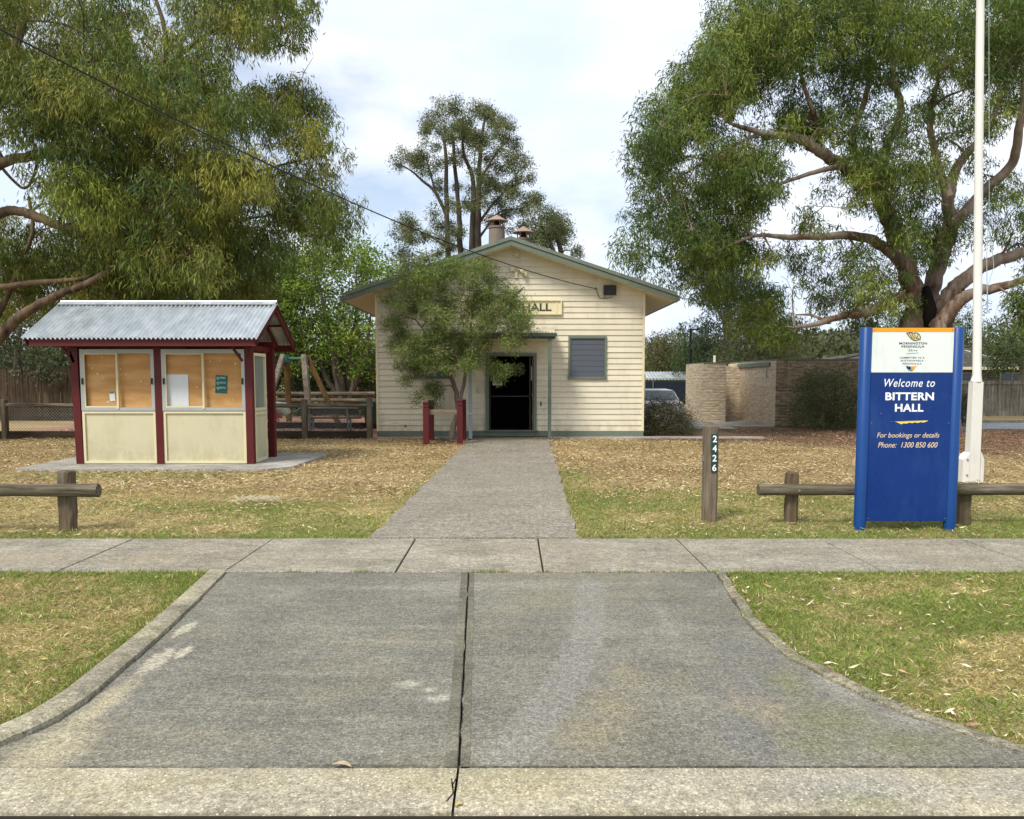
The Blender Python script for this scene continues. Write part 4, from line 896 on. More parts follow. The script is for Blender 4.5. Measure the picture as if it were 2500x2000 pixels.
for bi, (a, b) in enumerate(((kx[0]+pw, kx[1]), (kx[1]+pw, kx[2]))):
    # lower panel
    mb = MB(); mb.box(a+.03, b-.03, FY+.03, FY+.045, .08, .98); pn = mb.build('panel', M['panel_cream'], ki)
    mb = MB(); f = .045; mb.box(a, b, FY, FY+.05, .04, .04+f); mb.box(a, b, FY, FY+.05, .965, .965+f); mb.box(a, a+f, FY, FY+.05, .04+f, .965); mb.box(b-f, b, FY, FY+.05, .04+f, .965); mb.build('panel_trim', M['kiosk_trim'], pn)
    # display window
    z0, z1 = 1.015, 2.14; f = .06
    mb = MB(); mb.box(a+.0, b, FY-.015, FY+.06, z0, z0+f); mb.box(a, b, FY-.015, FY+.06, z1-f*1.3, z1); mb.box(a, a+f, FY-.015, FY+.06, z0+f, z1-f*1.3); mb.box(b-f, b, FY-.015, FY+.06, z0+f, z1-f*1.3)
    ca = mb.build('display_case', M['alu'], ki)
    xm = (a+b)/2
    mb = MB(); mb.box(xm-.018, xm+.018, FY-.03, FY+.02, z0+f*.6, z1-f); mb.box(a+f, xm-.02, FY-.012, FY+.015, z0+f, z0+f+.025); mb.box(a+f, a+f+.022, FY-.012, FY+.015, z0+f+.026, z1-f*1.3); mb.box(a+f+.023, xm-.02, FY-.012, FY+.015, z1-f*1.3-.02, z1-f*1.3); mb.build('sash', M['kiosk_trim'], ca)
    mb = MB(); mb.box(a+f, b-f, FY+.075, FY+.09, z0+.02, z1-.02); mb.build('pinboard', M['ply'], ca)
    mb = MB(); mb.box(a+f*.45, a+f*.95, FY-.035, FY-.016, 1.50, 1.61); mb.box(b-f*.95, b-f*.45, FY-.035, FY-.016, 1.50, 1.61); build_each(mb, 'latch', M['black'], ca)
def sheet(name, cx, cz, w, h, mat, rot=0, y=FY+.068, parent=None, label=None, cat='notice', bow=.0):
    mb = MB(); c, s = math.cos(rot), math.sin(rot); n = 6
    for i in range(n):
        u0 = -w/2+w*i/n; u1 = -w/2+w*(i+1)/n; d0 = bow*math.sin(math.pi*i/n); d1 = bow*math.sin(math.pi*(i+1)/n)
        q = [(u0, -h/2, d0), (u1, -h/2, d1), (u1, h/2, d1), (u0, h/2, d0)]
        lo = [(cx+u*c-v*s, y-d, cz+u*s+v*c) for u, v, d in q]; hi = [(x_, y_-.003, z_) for x_, y_, z_ in lo]; mb.hexa(hi+lo)
    o = mb.build(name, mat)
    if parent is not None: put(o, parent)
    else: tag(o, label, cat)
    return o
sheet('whiteboard', -6.17, 1.39, .40, .58, M['paper'], 0, label='blank white board propped in the right-hand display case of the kiosk', cat='board')
po = sheet('poster', -5.36, 1.50, .215, .33, M['poster_green'], -.05, label='dark green poster with small photo strips pinned in the right-hand display case', cat='poster')
mb = MB()
for i, zz in enumerate((1.60, 1.51, 1.42)): mb.box(-5.45, -5.28, FY+.060, FY+.0635, zz, zz+.035); mb.box(-5.44, -5.40, FY+.0575, FY+.0595, zz-.02, zz+.03)
o = mb.build('photo_strip', paint('poster_pale', hx('7fa3a0'), .5, .5, 30)); put(o, po)
sheet('poster_scrap', -7.38+.0, 1.27, .10, .16, M['sign_white'], .05, label='small torn white label stuck in the left-hand display case', cat='label')
sh = sheet('label_top', -7.385, 1.345, .085, .03, paint('label_teal', hx('4a7f86'), .5, .1, 9), .05, y=FY+.063, parent=bpy.data.objects['poster_scrap'])
mb = MB(); mb.box(-5.345, -5.342, FY+.05, FY+.052, 1, 1.01)
pg = random.Random(3)
for (a, b) in ((kx[0]+pw, kx[1]), (kx[1]+pw, kx[2])):
    for _ in range(9):
        x = pg.uniform(a+.1, b-.1); z = pg.uniform(1.15, 2.0); w_ = pg.uniform(.004, .011); mbp = MB(); mbp.box(x-w_, x+w_, FY+.0715, FY+.0735, z-w_*1.4, z+w_*1.4); q = mbp.build('pin', M['sign_white'], ki)
# right end panel
EX = -4.905+pw
mb = MB(); mb.box(EX-.05, EX-.02, KY+pw, 15.95, .06, 1.0); e_ = mb.build('panel', M['panel_cream'], ki); lab(e_, 'cream end panel')
mb = MB(); y0, y1 = KY+pw, 15.95; f = .055
for (z0, z1) in ((.04, .98), (1.0, 2.08)):
    mb.box(EX-.06, EX-.0, y0, y1, z0, z0+f); mb.box(EX-.06, EX, y0, y1, z1-f, z1); mb.box(EX-.06, EX, y0, y0+f, z0+f, z1-f); mb.box(EX-.06, EX, y1-f, y1, z0+f, z1-f)
build_each(mb, 'end_trim', M['kiosk_trim'], ki)
mb = MB(); mb.box(EX-.045, EX-.035, y0+f, y1-f, 1.0+f, 2.08-f); mb.build('end_glass', paint('cloudy_glass', hx('7d847c'), .15, .12, 3, hx('555b52'), .6), ki)
mb = MB(); mb.box(-8.0, -7.97, KY+pw, 15.95, .06, 2.08); mb.box(-7.9, EX-.07, 15.96, 15.98, .06, 2.08); build_each(mb, 'rear_panel', M['panel_cream'], ki)

# ================================================================== WELCOME SIGN
SY = 8.66; sgn = thing('welcome_sign', 'tall blue and white welcome sign between two round blue posts', 'sign', (4.2, SY, 0))
PXL, PXR = 3.715, 4.675; PR = .062
for px_ in (PXL, PXR):
    mb = MB(); mb.tube([(px_, SY, -.05), (px_, SY, .0), (px_, SY, 2.13), (px_, SY, 2.137)], [PR, PR, PR, PR*.9], 28); mb.build('post', M['blue_post'], sgn, smooth=True)
ax0, ax1 = PXL+PR*.86, PXR-PR*.86; zb, zt = .09, 2.13; zs = 1.672
mb = MB(); mb.box(ax0, ax1, SY-.035, SY+.02, zb, zs-.004); pn = mb.build('panel', M['blue'], sgn, bevel=.004)
mb = MB(); mb.box(ax0, ax1, SY-.037, SY+.02, zs, zt-.045); pw_ = mb.build('header_panel', M['sign_white'], sgn, bevel=.003)
mb = MB(); mb.box(ax0, ax1, SY-.037, SY+.02, zt-.043, zt); mb.build('top_band', M['orange'], sgn, bevel=.003)
mb = MB()
for q in range(44):  # wavy torn edge between white and blue
    xx = ax0+(ax1-ax0)*(q+.5)/44; mb.tube([(xx, SY-.0385, zs+.001), (xx, SY-.0365, zs+.001)], .009, 8)
    mb.tube([(xx, SY-.0385, zt-.046), (xx, SY-.0365, zt-.046)], .004, 6)
mb.build('scalloped_edge', M['sign_white'], pw_)
cx = 4.185; TY = SY-.038
text('lettering', 'Welcome to', cx-.01, 1.515, SY-.036, .53, .085, M['lettering_white'], pn, shear=.28, bold=.002, spacing=1.12)
text('lettering', 'BITTERN', cx-.005, 1.375, SY-.036, .51, .082, M['lettering_white'], pn, bold=.03, spacing=1.05)
text('lettering', 'HALL', cx-.005, 1.255, SY-.036, .30, .082, M['lettering_white'], pn, bold=.03, spacing=1.05)
text('lettering', 'For bookings or details', cx-.005, .965, SY-.036, .66, .068, M['lettering_cream'], pn, shear=.28, bold=.0)
text('lettering', 'Phone:  1300 850 600', cx-.005, .875, SY-.036, .63, .058, M['lettering_cream'], pn, shear=.28, bold=.0)
text('lettering', 'MORNINGTON', cx+.01, 1.958, SY-.037, .29, .023, M['lettering_dark'], pw_, bold=.012, spacing=1.1)
text('lettering', 'PENINSULA', cx+.01, 1.925, SY-.037, .24, .023, M['lettering_dark'], pw_, bold=.012, spacing=1.1)
text('lettering', 'Shire', cx+.01, 1.888, SY-.037, .09, .020, M['lettering_dark'], pw_, shear=.3, spacing=1.4)
text('lettering', 'COMMITTED TO A', cx+.005, 1.812, SY-.037, .26, .016, M['lettering_dark'], pw_, bold=.006, spacing=1.15)
text('lettering', 'SUSTAINABLE', cx+.005, 1.782, SY-.037, .24, .016, M['lettering_dark'], pw_, shear=.25, spacing=1.25)
text('lettering', 'PENINSULA', cx+.005, 1.750, SY-.037, .20, .016, M['lettering_dark'], pw_, shear=.25, spacing=1.25)
mb = MB(); mb.hexa([(cx-.06, TY-.001, 1.862), (cx+.07, TY-.001, 1.868), (cx+.07, TY+.001, 1.868), (cx-.06, TY+.001, 1.862), (cx-.06, TY-.001, 1.864), (cx+.07, TY-.001, 1.871), (cx+.07, TY+.001, 1.871), (cx-.06, TY+.001, 1.864)]); mb.build('rule', M['lettering_dark'], pw_)
mb = MB(); ol = [(cx-.20+.4*t, 1.150+.012*t) for t in (0, .25, .5, .75, 1)]
bot = [(cx+.2-.4*t, 1.158-d_) for t, d_ in ((.04, .006), (.12, .018), (.2, .012), (.27, .022), (.35, .015), (.42, .024), (.5, .018), (.58, .03), (.64, .024), (.7, .036), (.76, .026), (.84, .012), (.93, .006))]
mb.prism(ol+bot, TY-.0005, TY+.002); mb.build('brush_stroke', M['yellow'], pn)
# shell emblem: outline drawn with thin tubes over a cream body
sh_o = [(-.075, .045), (-.035, .05), (.0, .045), (.03, .048), (.06, .03), (.075, .0), (.07, -.025), (.05, -.022), (.03, -.035), (.0, -.03), (-.025, -.012), (-.05, .015)]
mb = MB(); mb.prism([(cx+.01+x, 2.032+z) for x, z in sh_o][::-1], TY-.0005, TY+.001); em = mb.build('shell_emblem', paint('shell_cream', (.72, .58, .26), .5, .2, 30), pw_)
mb = MB(); loop = [(cx+.01+x, TY-.0015, 2.032+z) for x, z in sh_o]; mb.tube(loop+[loop[0]], .0035, 6)
for (a, b) in (((-.05, .045), (-.015, -.01)), ((-.02, .045), (.0, -.02)), ((.01, .044), (.012, -.02)), ((.05, .035), (.025, -.01)), ((.025, -.01), (.06, -.015))): mb.tube([(cx+.01+a[0], TY-.0015, 2.032+a[1]), (cx+.01+(a[0]+b[0])/2+.006, TY-.0015, 2.032+(a[1]+b[1])/2), (cx+.01+b[0], TY-.0015, 2.032+b[1])], .0028, 6)
mb.build('emblem_outline', M['lettering_dark'], em)
def flat(name, pts, mat, y=TY): mb = MB(); mb.prism([(cx+x, z) for x, z in pts], y-.0005, y+.001); return mb.build(name, mat, pw_)
flat('emblem', [(-.055, 1.735), (-.01, 1.728), (.0, 1.715), (-.005, 1.700), (-.03, 1.692), (-.048, 1.712)], M['navy'])
flat('emblem', [(-.005, 1.732), (.03, 1.730), (.065, 1.737), (.04, 1.722), (.03, 1.705), (.01, 1.690), (-.005, 1.700), (.0, 1.715)], M['orange'], TY-.0012)
flat('emblem', [(-.03, 1.692), (.0, 1.700), (.008, 1.690), (.032, 1.705), (.015, 1.686), (.0, 1.677), (-.012, 1.684)], M['leafgreen'], TY-.0024)
mb = MB()
for (x, z) in ((ax0+.02, zt-.02), (ax1-.02, zt-.02), (ax0+.02, 1.135), (ax1-.02, 1.135), (ax0+.02, .12), (ax1-.02, .12), (cx-.30, 1.235)): mb.tube([(x, SY-.040, z), (x, SY-.036, z)], .006, 8)
build_each(mb, 'screw', M['galv'], sgn)

# ================================================================== POSTS AND RAILS
def logtube(mb, a, b, r, n=8, seg=12, jit=.04, taper=0):
    a = Vector(a); b = Vector(b); P = [a.lerp(b, i/n) for i in range(n+1)]; P = [p+Vector([random.gauss(0, r*.04) for _ in range(3)]) if 0 < i < n else p for i, p in enumerate(P)]
    mb.tube(P, [r*(1-taper*i/n)*(1+random.uniform(-.03, .03)) for i in range(n+1)], seg, jit=jit)
def square_post(mb, x, y, w, z0, z1, jit=.006):
    n = 6; P = []
    for i in range(n+1):
        z = z0+(z1-z0)*i/n; ww = w/2; ch = w*.16; j = lambda: random.uniform(-jit, jit)
        P.append([(x+a+j(), y+b+j(), z) for a, b in ((-ww+ch, -ww), (ww-ch, -ww), (ww, -ww+ch), (ww, ww-ch), (ww-ch, ww), (-ww+ch, ww), (-ww, ww-ch), (-ww, -ww+ch))])
    for a, b in zip(P[:-1], P[1:]):
        for i in range(8): mb.face([a[i], a[(i+1) % 8], b[(i+1) % 8], b[i]])
    mb.face(P[0]); mb.face([(q[0]*.8+x*.2, q[1]*.8+y*.2, q[2]+.012) for q in P[-1]])
    for i in range(8): a = P[-1][i]; b = P[-1][(i+1) % 8]; mb.face([a, b, (b[0]*.8+x*.2, b[1]*.8+y*.2, b[2]+.012), (a[0]*.8+x*.2, a[1]*.8+y*.2, a[2]+.012)])
lr = thing('log_barrier', 'weathered log rail on a square post at the left edge of the lawn', 'barrier', (-4.7, 8.55, 0))
mb = MB(); square_post(mb, -4.72, 8.62, .15, -.03, .62); mb.build('post', M['post_brown'], lr)
mb = MB(); square_post(mb, -7.2, 8.62, .15, -.03, .62); mb.build('post', M['post_brown'], lr)
mb = MB(); logtube(mb, (-8.2, 8.50, .44), (-4.32, 8.50, .44), .068, 14, 16, .09); mb.build('rail', M['log'], lr, smooth=True)
rr_ = thing('log_barrier', 'dark round log rail on square posts passing behind the welcome sign', 'barrier', (4.5, 9.0, 0))
for x in (3.10, 5.02, 6.9):
    mb = MB(); square_post(mb, x, 9.02, .125, -.03, .56 if x < 4 else .42); mb.build('post', M['post_brown'], rr_)
mb = MB(); logtube(mb, (2.70, 8.92, .385), (7.4, 8.92, .40), .064, 16, 16, .08); mb.build('rail', M['log'], rr_, smooth=True)
mb = MB(); mb.tube([(3.13, 8.85, .385), (3.13, 8.87, .385)], .014, 8); mb.build('bolt', M['galv'], rr_)
npst = thing('number_post', 'weathered grey timber post with street number 2426 on a dark plate', 'number post', (2.24, 9.15, 0))
mb = MB(); square_post(mb, 2.235, 9.2, .158, -.03, 1.065, .005); mb.build('post', M['post_wood'], npst)
mb = MB(); mb.box(2.225, 2.30, 9.108, 9.114, .56, .985); pl = mb.build('number_plate', M['plate'], npst, bevel=.002)
for i, ch in enumerate('2426'): text('numeral', ch, 2.262, .895-i*.108, 9.108, .046, .075, M['lettering_white'], pl, bold=.02)
mb = MB(); mb.box(2.14, 2.156, 9.15, 9.2, .68, .74); mb.build('bracket', M['galv'], npst)

# flagpole
fp = thing('flagpole', 'tall white painted flagpole in a timber foot behind the welcome sign', 'flagpole', (7.13, 12.65, 0))
FYp = 12.66
mb = MB(); fpx = 7.145
mb.hexa([(fpx-.085, FYp-.08, 0.0), (fpx+.085, FYp-.08, 0), (fpx+.085, FYp+.08, 0), (fpx-.085, FYp+.08, 0), (fpx-.07, FYp-.07, 1.55), (fpx+.085, FYp-.07, 1.55), (fpx+.085, FYp+.07, 1.55), (fpx-.07, FYp+.07, 1.55)])
mb.tube([(fpx+.008, FYp, 1.55), (fpx+.015, FYp, 1.66), (fpx-.14, FYp, 6), (fpx-.32, FYp, 11.3)], [.085, .062, .058, .045], 20); mb.build('mast', M['white'], fp, smooth=True, bevel=.004)
for sg_ in (-1, 1):
    mb = MB(); a = fpx+sg_*.088; b = fpx+sg_*(.19 if sg_ < 0 else .135); lo, hi = min(a, b), max(a, b); q = .42
    o2 = [(a, 0), (b, 0), (b, q-.06), (a, q+.05)]; mb.prism(o2, FYp-.1, FYp+.1); mb.build('foot_cheek', M['white'], fp, bevel=.006)
mb = MB()
for zz in (.12, .36): mb.tube([(fpx-.13, FYp-.12, zz), (fpx-.13, FYp-.098, zz)], .013, 8)
build_each(mb, 'bolt', M['galv'], fp)
mb = MB(); P = [(fpx+.09+.02*math.sin(z*3), FYp-.02, z) for z in np.linspace(2.6, 3.9, 12)]; mb.tube(P, .006, 5); mb.tube([(fpx+.075, FYp-.05, 3.9), (fpx-.27, FYp-.04, 11.2)], .004, 4)
mb.tube([(fpx+.09, FYp, 3.9), (fpx+.16, FYp, 3.6), (fpx+.2, FYp, 3.3), (fpx+.12, FYp, 3.0), (fpx+.14, FYp, 2.6)], .005, 5); mb.build('halyard', paint('rope', hx('9db0b0'), .8), fp)
mb = MB(); bm_ = [(fpx-.32, FYp, 11.3+i*.03) for i in range(5)]; mb.tube(bm_, [.02, .06, .07, .05, .01], 14); mb.build('finial', M['galv'], fp, smooth=True)

# tree guard in front of the hall
tg = thing('tree_guard', 'four dark red timber posts with a grey rail guarding the small tree before the hall', 'tree guard', (-1.7, 20.8, 0))
for (x, y, h_) in ((-2.11, 20.1, 1.04), (-1.28, 20.1, 1.09), (-2.13, 21.6, 1.04), (-1.28, 21.6, 1.06)):
    mb = MB(); w_ = .14; mb.box(x-w_/2, x+w_/2, y-w_/2, y+w_/2, -.02, h_-.16); mb.box(x-w_/2+.014, x+w_/2-.014, y-w_/2+.014, y+w_/2-.014, h_-.16, h_-.135); mb.box(x-w_/2, x+w_/2, y-w_/2, y+w_/2, h_-.135, h_-.07); mb.box(x-w_/2+.012, x+w_/2-.012, y-w_/2+.012, y+w_/2-.012, h_-.07, h_-.05); mb.box(x-w_/2-.004, x+w_/2+.004, y-w_/2-.004, y+w_/2+.004, h_-.05, h_)
    mb.build('post', M['maroon'], tg, bevel=.004)
mb = MB(); mb.box(-2.04, -1.355, 20.13, 20.17, .72, .85); mb.build('rail', wood('grey_rail', hx('8a7d6c'), hx('5a4f42'), 'X'), tg)
mb = MB(); mb.box(-1.30, -1.26, 20.18, 21.52, .72, .85); mb.box(-2.15, -2.11, 20.18, 21.52, .72, .85); mb.build('rail', wood('side_rail', hx('6a3430'), hx('47221f'), 'Y'), tg)

# service cable from the street to the hall
A = at(0, 72, 9.0); B = Vector((2.29, HY-.10, 4.05)); K0 = A+(A-B)*.45; K0.z += 1.2
mb = MB(); P = []
for i in range(60):
    t = i/59; q = A.lerp(B, t); q.z -= 1.05*4*t*(1-t)*.25*1.35; P.append(q)
P0 = [K0.lerp(A, i/6) for i in range(6)]
mb.tube(P0+P, .011, 8); cb = mb.build('service_cable', M['black']); tag(cb, 'black overhead cable sloping down from the upper left to the hall gable', 'cable')

# ================================================================== PLAYGROUND
pf = thing('post_and_rail_fence', 'low post and rail playground fence with wire mesh left of the hall', 'fence', (-8, 21.9, 0))
FYf = 21.95
for i, x in enumerate((-13.6, -11.0, -8.3, -5.56, -3.82)):
    mb = MB(); square_post(mb, x, FYf, .145, -.03, 1.04 if x < -4 else 1.10, .004); mb.build('post', M['post_brown'], pf)
mb = MB(); xs = (-16, -13.6, -11, -8.3, -5.56, -3.82)
for a, b in zip(xs[:-1], xs[1:]): logtube(mb, (a+.02, FYf-.0, .90), (b-.02, FYf, .885), .058, 6, 12, .03)
build_each(mb, 'rail', M['log'], pf, smooth=True)
mb = MB(); mb.box(-16, -3.9, FYf-.03, FYf+.03, -.02, .20); mb.build('plinth_board', M['sleeper'], pf)
mb = MB(); wx0, wx1, wz0, wz1 = -15.9, -3.86, .18, .86; st = .085; hgt = wz1-wz0
x = wx0-hgt
while x < wx1:
    for sg_ in (1, -1):
        a = (x, wz0) if sg_ > 0 else (x+hgt, wz0); b = (x+hgt, wz1) if sg_ > 0 else (x, wz1)
        if min(a[0], b[0]) > wx0 and max(a[0], b[0]) < wx1: mb.bar((a[0], FYf+.066+.004*sg_, a[1]), (b[0], FYf+.066+.004*sg_, b[1]), .0045, .0045, up=(0, 1, 0))
    x += st
mb.build('wire_mesh', M['galv'], pf)
bf = thing('post_and_rail_fence', 'far dark double-railed fence behind the swing', 'fence', (-7, 33, 0))
for x in (-14, -11.6, -9.35, -5.6): 
    mb = MB(); square_post(mb, x, 33, .16, -.03, 1.08); mb.build('post', M['post_brown'], bf)
for z in (1.0, .74):
    mb = MB(); logtube(mb, (-14, 33-.1, z), (-5.5, 33-.1, z), .085, 8, 10); mb.build('rail', M['log'], bf, smooth=True)
mb = MB()
for (a, b) in (((-9.0, 26.4), (-6.6, 26.3)), ((-6.5, 26.3), (-3.9, 26.0))): mb.bar((a[0], a[1], .10), (b[0], b[1], .10), .2, .2)
es = build_each(mb, 'edging_sleeper', M['sleeper'])
tag(es[0], 'dark sleeper edging on the playground chips nearer the kiosk', 'edging'); tag(es[1], 'dark sleeper edging on the playground chips in front of the park bench', 'edging')
bn = thing('park_bench', 'grey timber park bench seen from behind in the playground', 'bench', (-5.6, 24.6, 0))
bx0, bx1 = -6.36, -4.58
mb = MB(); mb.box(bx0, bx1, 24.45, 24.49, .54, .72); mb.build('backrest', wood('bench_wood', hx('5d5b4d'), hx('3c3a30'), 'X'), bn)
mb = MB(); mb.box(bx0, bx1, 24.40, 24.53, .722, .745); mb.build('top_rail', M['alu'], bn)
mb = MB(); mb.box(bx0, bx1, 24.58, 24.98, .40, .44); mb.build('seat', wood('bench_seat', hx('6a6757'), hx('47453a'), 'X'), bn)
for x in (-6.05, -4.92):
    mb = MB(); mb.bar((x, 24.42, .74), (x, 24.55, .02), .05, .05, up=(0, 1, 0)); mb.bar((x, 24.95, .02), (x, 24.9, .40), .05, .05, up=(0, 1, 0)); mb.bar((x, 24.5, .38), (x, 24.95, .38), .05, .04); mb.build('leg', M['galv'], bn)
sw = thing('swing_frame', 'timber A-frame swing with green steel top bar in the playground', 'swing', (-7.7, 30, 0))
def P_(px, py, Y): return at(px, py, Y)
for (a, b, r, mt, Y1, Y2) in (((690, 868), (668, 945), .085, 'swing_wood', 30.0, 28.8), ((700, 876), (706, 1030), .095, 'swing_tan', 30.3, 30.5), ((742, 868), (757, 1040), .10, 'swing_wood', 30.0, 28.6), ((750, 870), (826, 1034), .085, 'swing_tan', 30.2, 29.2)):
    p = at(*a, Y1); q = at(*b, Y2); d = (q-p); 
    if q.z > .05: q = p+d*((p.z-.0)/(p.z-q.z))
    q.z = max(q.z, -.02)
    mb = MB(); mb.bar(p, q, r*1.9, r*1.9, up=(0, 1, 0)); mb.build('leg', M[mt], sw, bevel=.015)
p = at(695, 876, 30.1); q = at(744, 876, 30.1); mb = MB(); mb.tube([p+Vector((-.1, 0, 0)), q+Vector((.1, 0, 0))], .05, 12); mb.box(p.x-.12, p.x+.12, 29.9, 30.4, p.z-.14, p.z+.13); mb.box(q.x-.08, q.x+.12, 29.9, 30.4, q.z-.14, q.z+.13); mb.build('top_bar', M['steel_green'], sw, bevel=.01)
# spring rider and bin
rd = thing('spring_rider', 'white and red spring rider half hidden by the kiosk posts', 'play equipment', (-8.1, 28, 0))
mb = MB(); c = at(684, 1003, 28); mb.tube([(c.x-.3, 28, c.z-.0), (c.x-.15, 28, c.z+.16), (c.x+.12, 28, c.z+.12), (c.x+.27, 28, c.z-.12)], [.08, .17, .19, .12], 14); mb.build('body', M['dullwhite'], rd, smooth=True)
mb = MB(); mb.tube([(c.x-.1+.07*math.cos(t*.9), 28+.07*math.sin(t*.9), .02+t*.012) for t in range(36)], .015, 6); mb.box(c.x-.22, c.x-.02, 27.9, 28.1, c.z-.25, c.z-.1); mb.build('spring', M['red'], rd)
bi_ = thing('litter_bin', 'dark green litter bin with pale label near the hall corner', 'bin', at(906, 1020, 29))
mb = MB(); c = at(906, 1018, 29); mb.hexa([(c.x-.18, 28.8, .0), (c.x+.18, 28.8, .0), (c.x+.18, 29.2, 0), (c.x-.18, 29.2, 0), (c.x-.24, 28.75, .78), (c.x+.24, 28.75, .78), (c.x+.24, 29.25, .78), (c.x-.24, 29.25, .78)]); mb.build('body', paint('bin_green', (.015, .035, .025), .5), bi_, bevel=.02)
mb = MB(); mb.hexa([(c.x-.26, 28.73, .785), (c.x+.26, 28.73, .785), (c.x+.26, 29.27, .785), (c.x-.26, 29.27, .785), (c.x-.22, 28.8, .86), (c.x+.22, 28.8, .86), (c.x+.22, 29.25, .90), (c.x-.22, 29.25, .90)]); mb.build('lid', M['green_dark'], bi_, bevel=.02)
mb = MB(); mb.box(c.x-.12, c.x+.1, 28.73, 28.74, .62, .76); mb.build('bin_label', M['dullwhite'], bi_)
# paling fences
def palings(name, label, x0, x1, y, h, mat, w=.1, cap=None, y2=None):
    t = thing(name, label, 'fence', ((x0+x1)/2, y, 0)); mb = MB(); x = x0; n = 0; y2 = y if y2 is None else y2
    while x < x1:
        ww = w*random.uniform(.85, 1.0); yy = y+(y2-y)*(x-x0)/(x1-x0); hh = h+random.uniform(-.03, .03); mb.hexa([(x, yy+random.uniform(-.012, .0), 0.05), (x+ww, yy, .05), (x+ww, yy+.02, .05), (x, yy+.02, .05), (x, yy, hh), (x+ww, yy, hh), (x+ww, yy+.02, hh), (x, yy+.02, hh)]); x += w+random.uniform(.0, .012)
    mb.build('palings', mat, t)
    mb = MB()
    for zz in (.35, h-.3): mb.bar((x0, y+.045, zz), (x1, y2+.045, zz), .04, .08)
    mb.build('rails', mat, t)
    if cap: mb = MB(); mb.bar((x0, y-.01, h-.06), (x1, y2-.01, h-.06), .05, .17); mb.build('capping', mat, t)
    mb = MB(); mb.bar((x0, y-.01, .08), (x1, y2-.01, .08), .04, .2); mb.build('plinth_board', M['sleeper'] if not cap else mat, t)
    return t
palings('paling_fence', 'dark brown paling fence behind the playground on the left', -22, -10.6, 31.5, 2.02, M['paling'], .095)
palings('paling_fence', 'weathered grey paling fence beside the side road on the right', 17.5, 48, 35.6, 1.50, M['paling_grey'], .12, cap=True)

# ================================================================== TOILET BLOCK
tb = thing('toilet_block', 'low tan split-stone block building right of the hall', 'building', (9.5, 29, 0))
BX = M['block_shaded']; BYm = M['block_y']
def blockwall(x0, x1, y0, y1, h):
    mb = MB(); mb.box(x0, x1, y0, y1, 0, h)
    o = mb.build('wall', [BX if x0 > 8.79 else M['block_lit'], BYm], tb)
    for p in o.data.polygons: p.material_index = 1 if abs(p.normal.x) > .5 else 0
    return o
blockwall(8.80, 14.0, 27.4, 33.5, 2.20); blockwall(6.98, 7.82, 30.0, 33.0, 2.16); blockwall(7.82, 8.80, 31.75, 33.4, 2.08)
mb = MB(); mb.box(8.74, 8.80, 28.0, 32.0, 2.03, 2.17); mb.box(8.86, 13.9, 27.42, 33.4, 2.202, 2.26); mb.box(6.99, 7.81, 29.98, 33, 2.161, 2.20); mb.build('roof_fascia', M['green_paint'], tb)
mb = MB(); mb.box(9.20, 9.225, 27.375, 27.398, .05, 2.2); mb.build('downpipe', paint('tan_pipe', hx('b3a186'), .6), tb)
mb = MB(); mb.tube([(8.02, 32.6, 2.08), (8.02, 32.6, 2.52)], .05, 10); mb.build('vent_pipe', M['white'], tb)
mb = MB(); mb.box(8.755, 8.795, 28.35, 28.42, 1.62, 1.98); mb.build('wall_light', M['dullwhite'], tb)

# lamp pole
lp = thing('lamp_pole', 'slim black lamp pole with flat head behind the hedge right of the hall', 'lamp pole', (9.2, 42, 0))
pt = at(1686, 806, 42); mb = MB(); mb.tube([(pt.x, 42, 0), (pt.x, 42, 1.2), (pt.x, 42, pt.z)], [.09, .08, .06], 12); mb.build('pole', M['black'], lp)
mb = MB(); mb.box(pt.x-.1, pt.x+.42, 41.85, 42.15, pt.z, pt.z+.06); mb.build('lamp_head', M['black'], lp, bevel=.01)
mb = MB(); mb.box(pt.x-.03, pt.x+.07, 41.90, 41.912, 1.9, 2.2); mb.build('tag_plate', M['dullwhite'], lp)
# shade cloth fence and shed
sf = thing('shade_cloth_fence', 'black shade-cloth fence beyond the car park', 'fence', (9, 46, 0))
mb = MB(); mb.box(5.5, 12, 46, 46.02, .15, 1.46); mb.build('cloth', M['shade_cloth'], sf)
mb = MB()
for x in (5.6, 7.9, 10.2, 11.9): mb.tube([(x, 45.95, 0), (x, 45.95, 1.62)], .03, 8)
mb.tube([(5.5, 45.95, 1.6), (12, 45.95, 1.6)], .02, 6); build_each(mb, 'fence_post', M['galv'], sf)
sd = thing('shed', 'white metal-roofed shed behind the black shade-cloth fence', 'shed', (8.5, 52, 0))
mb = MB(); mb.box(4.5, 11.2, 50.2, 54, 0, 1.6); mb.build('wall', M['dullwhite'], sd)
mb = MB(); n = 60
for (ya, yb, za, zb) in ((49.9, 52, 1.55, 2.05), (52, 54.3, 2.05, 1.55)): corr(mb, 4.2, 11.3, (ya, za), (yb, zb), .2, .02, 6)
mb.build('roof', M['zinc'], sd, smooth=True)

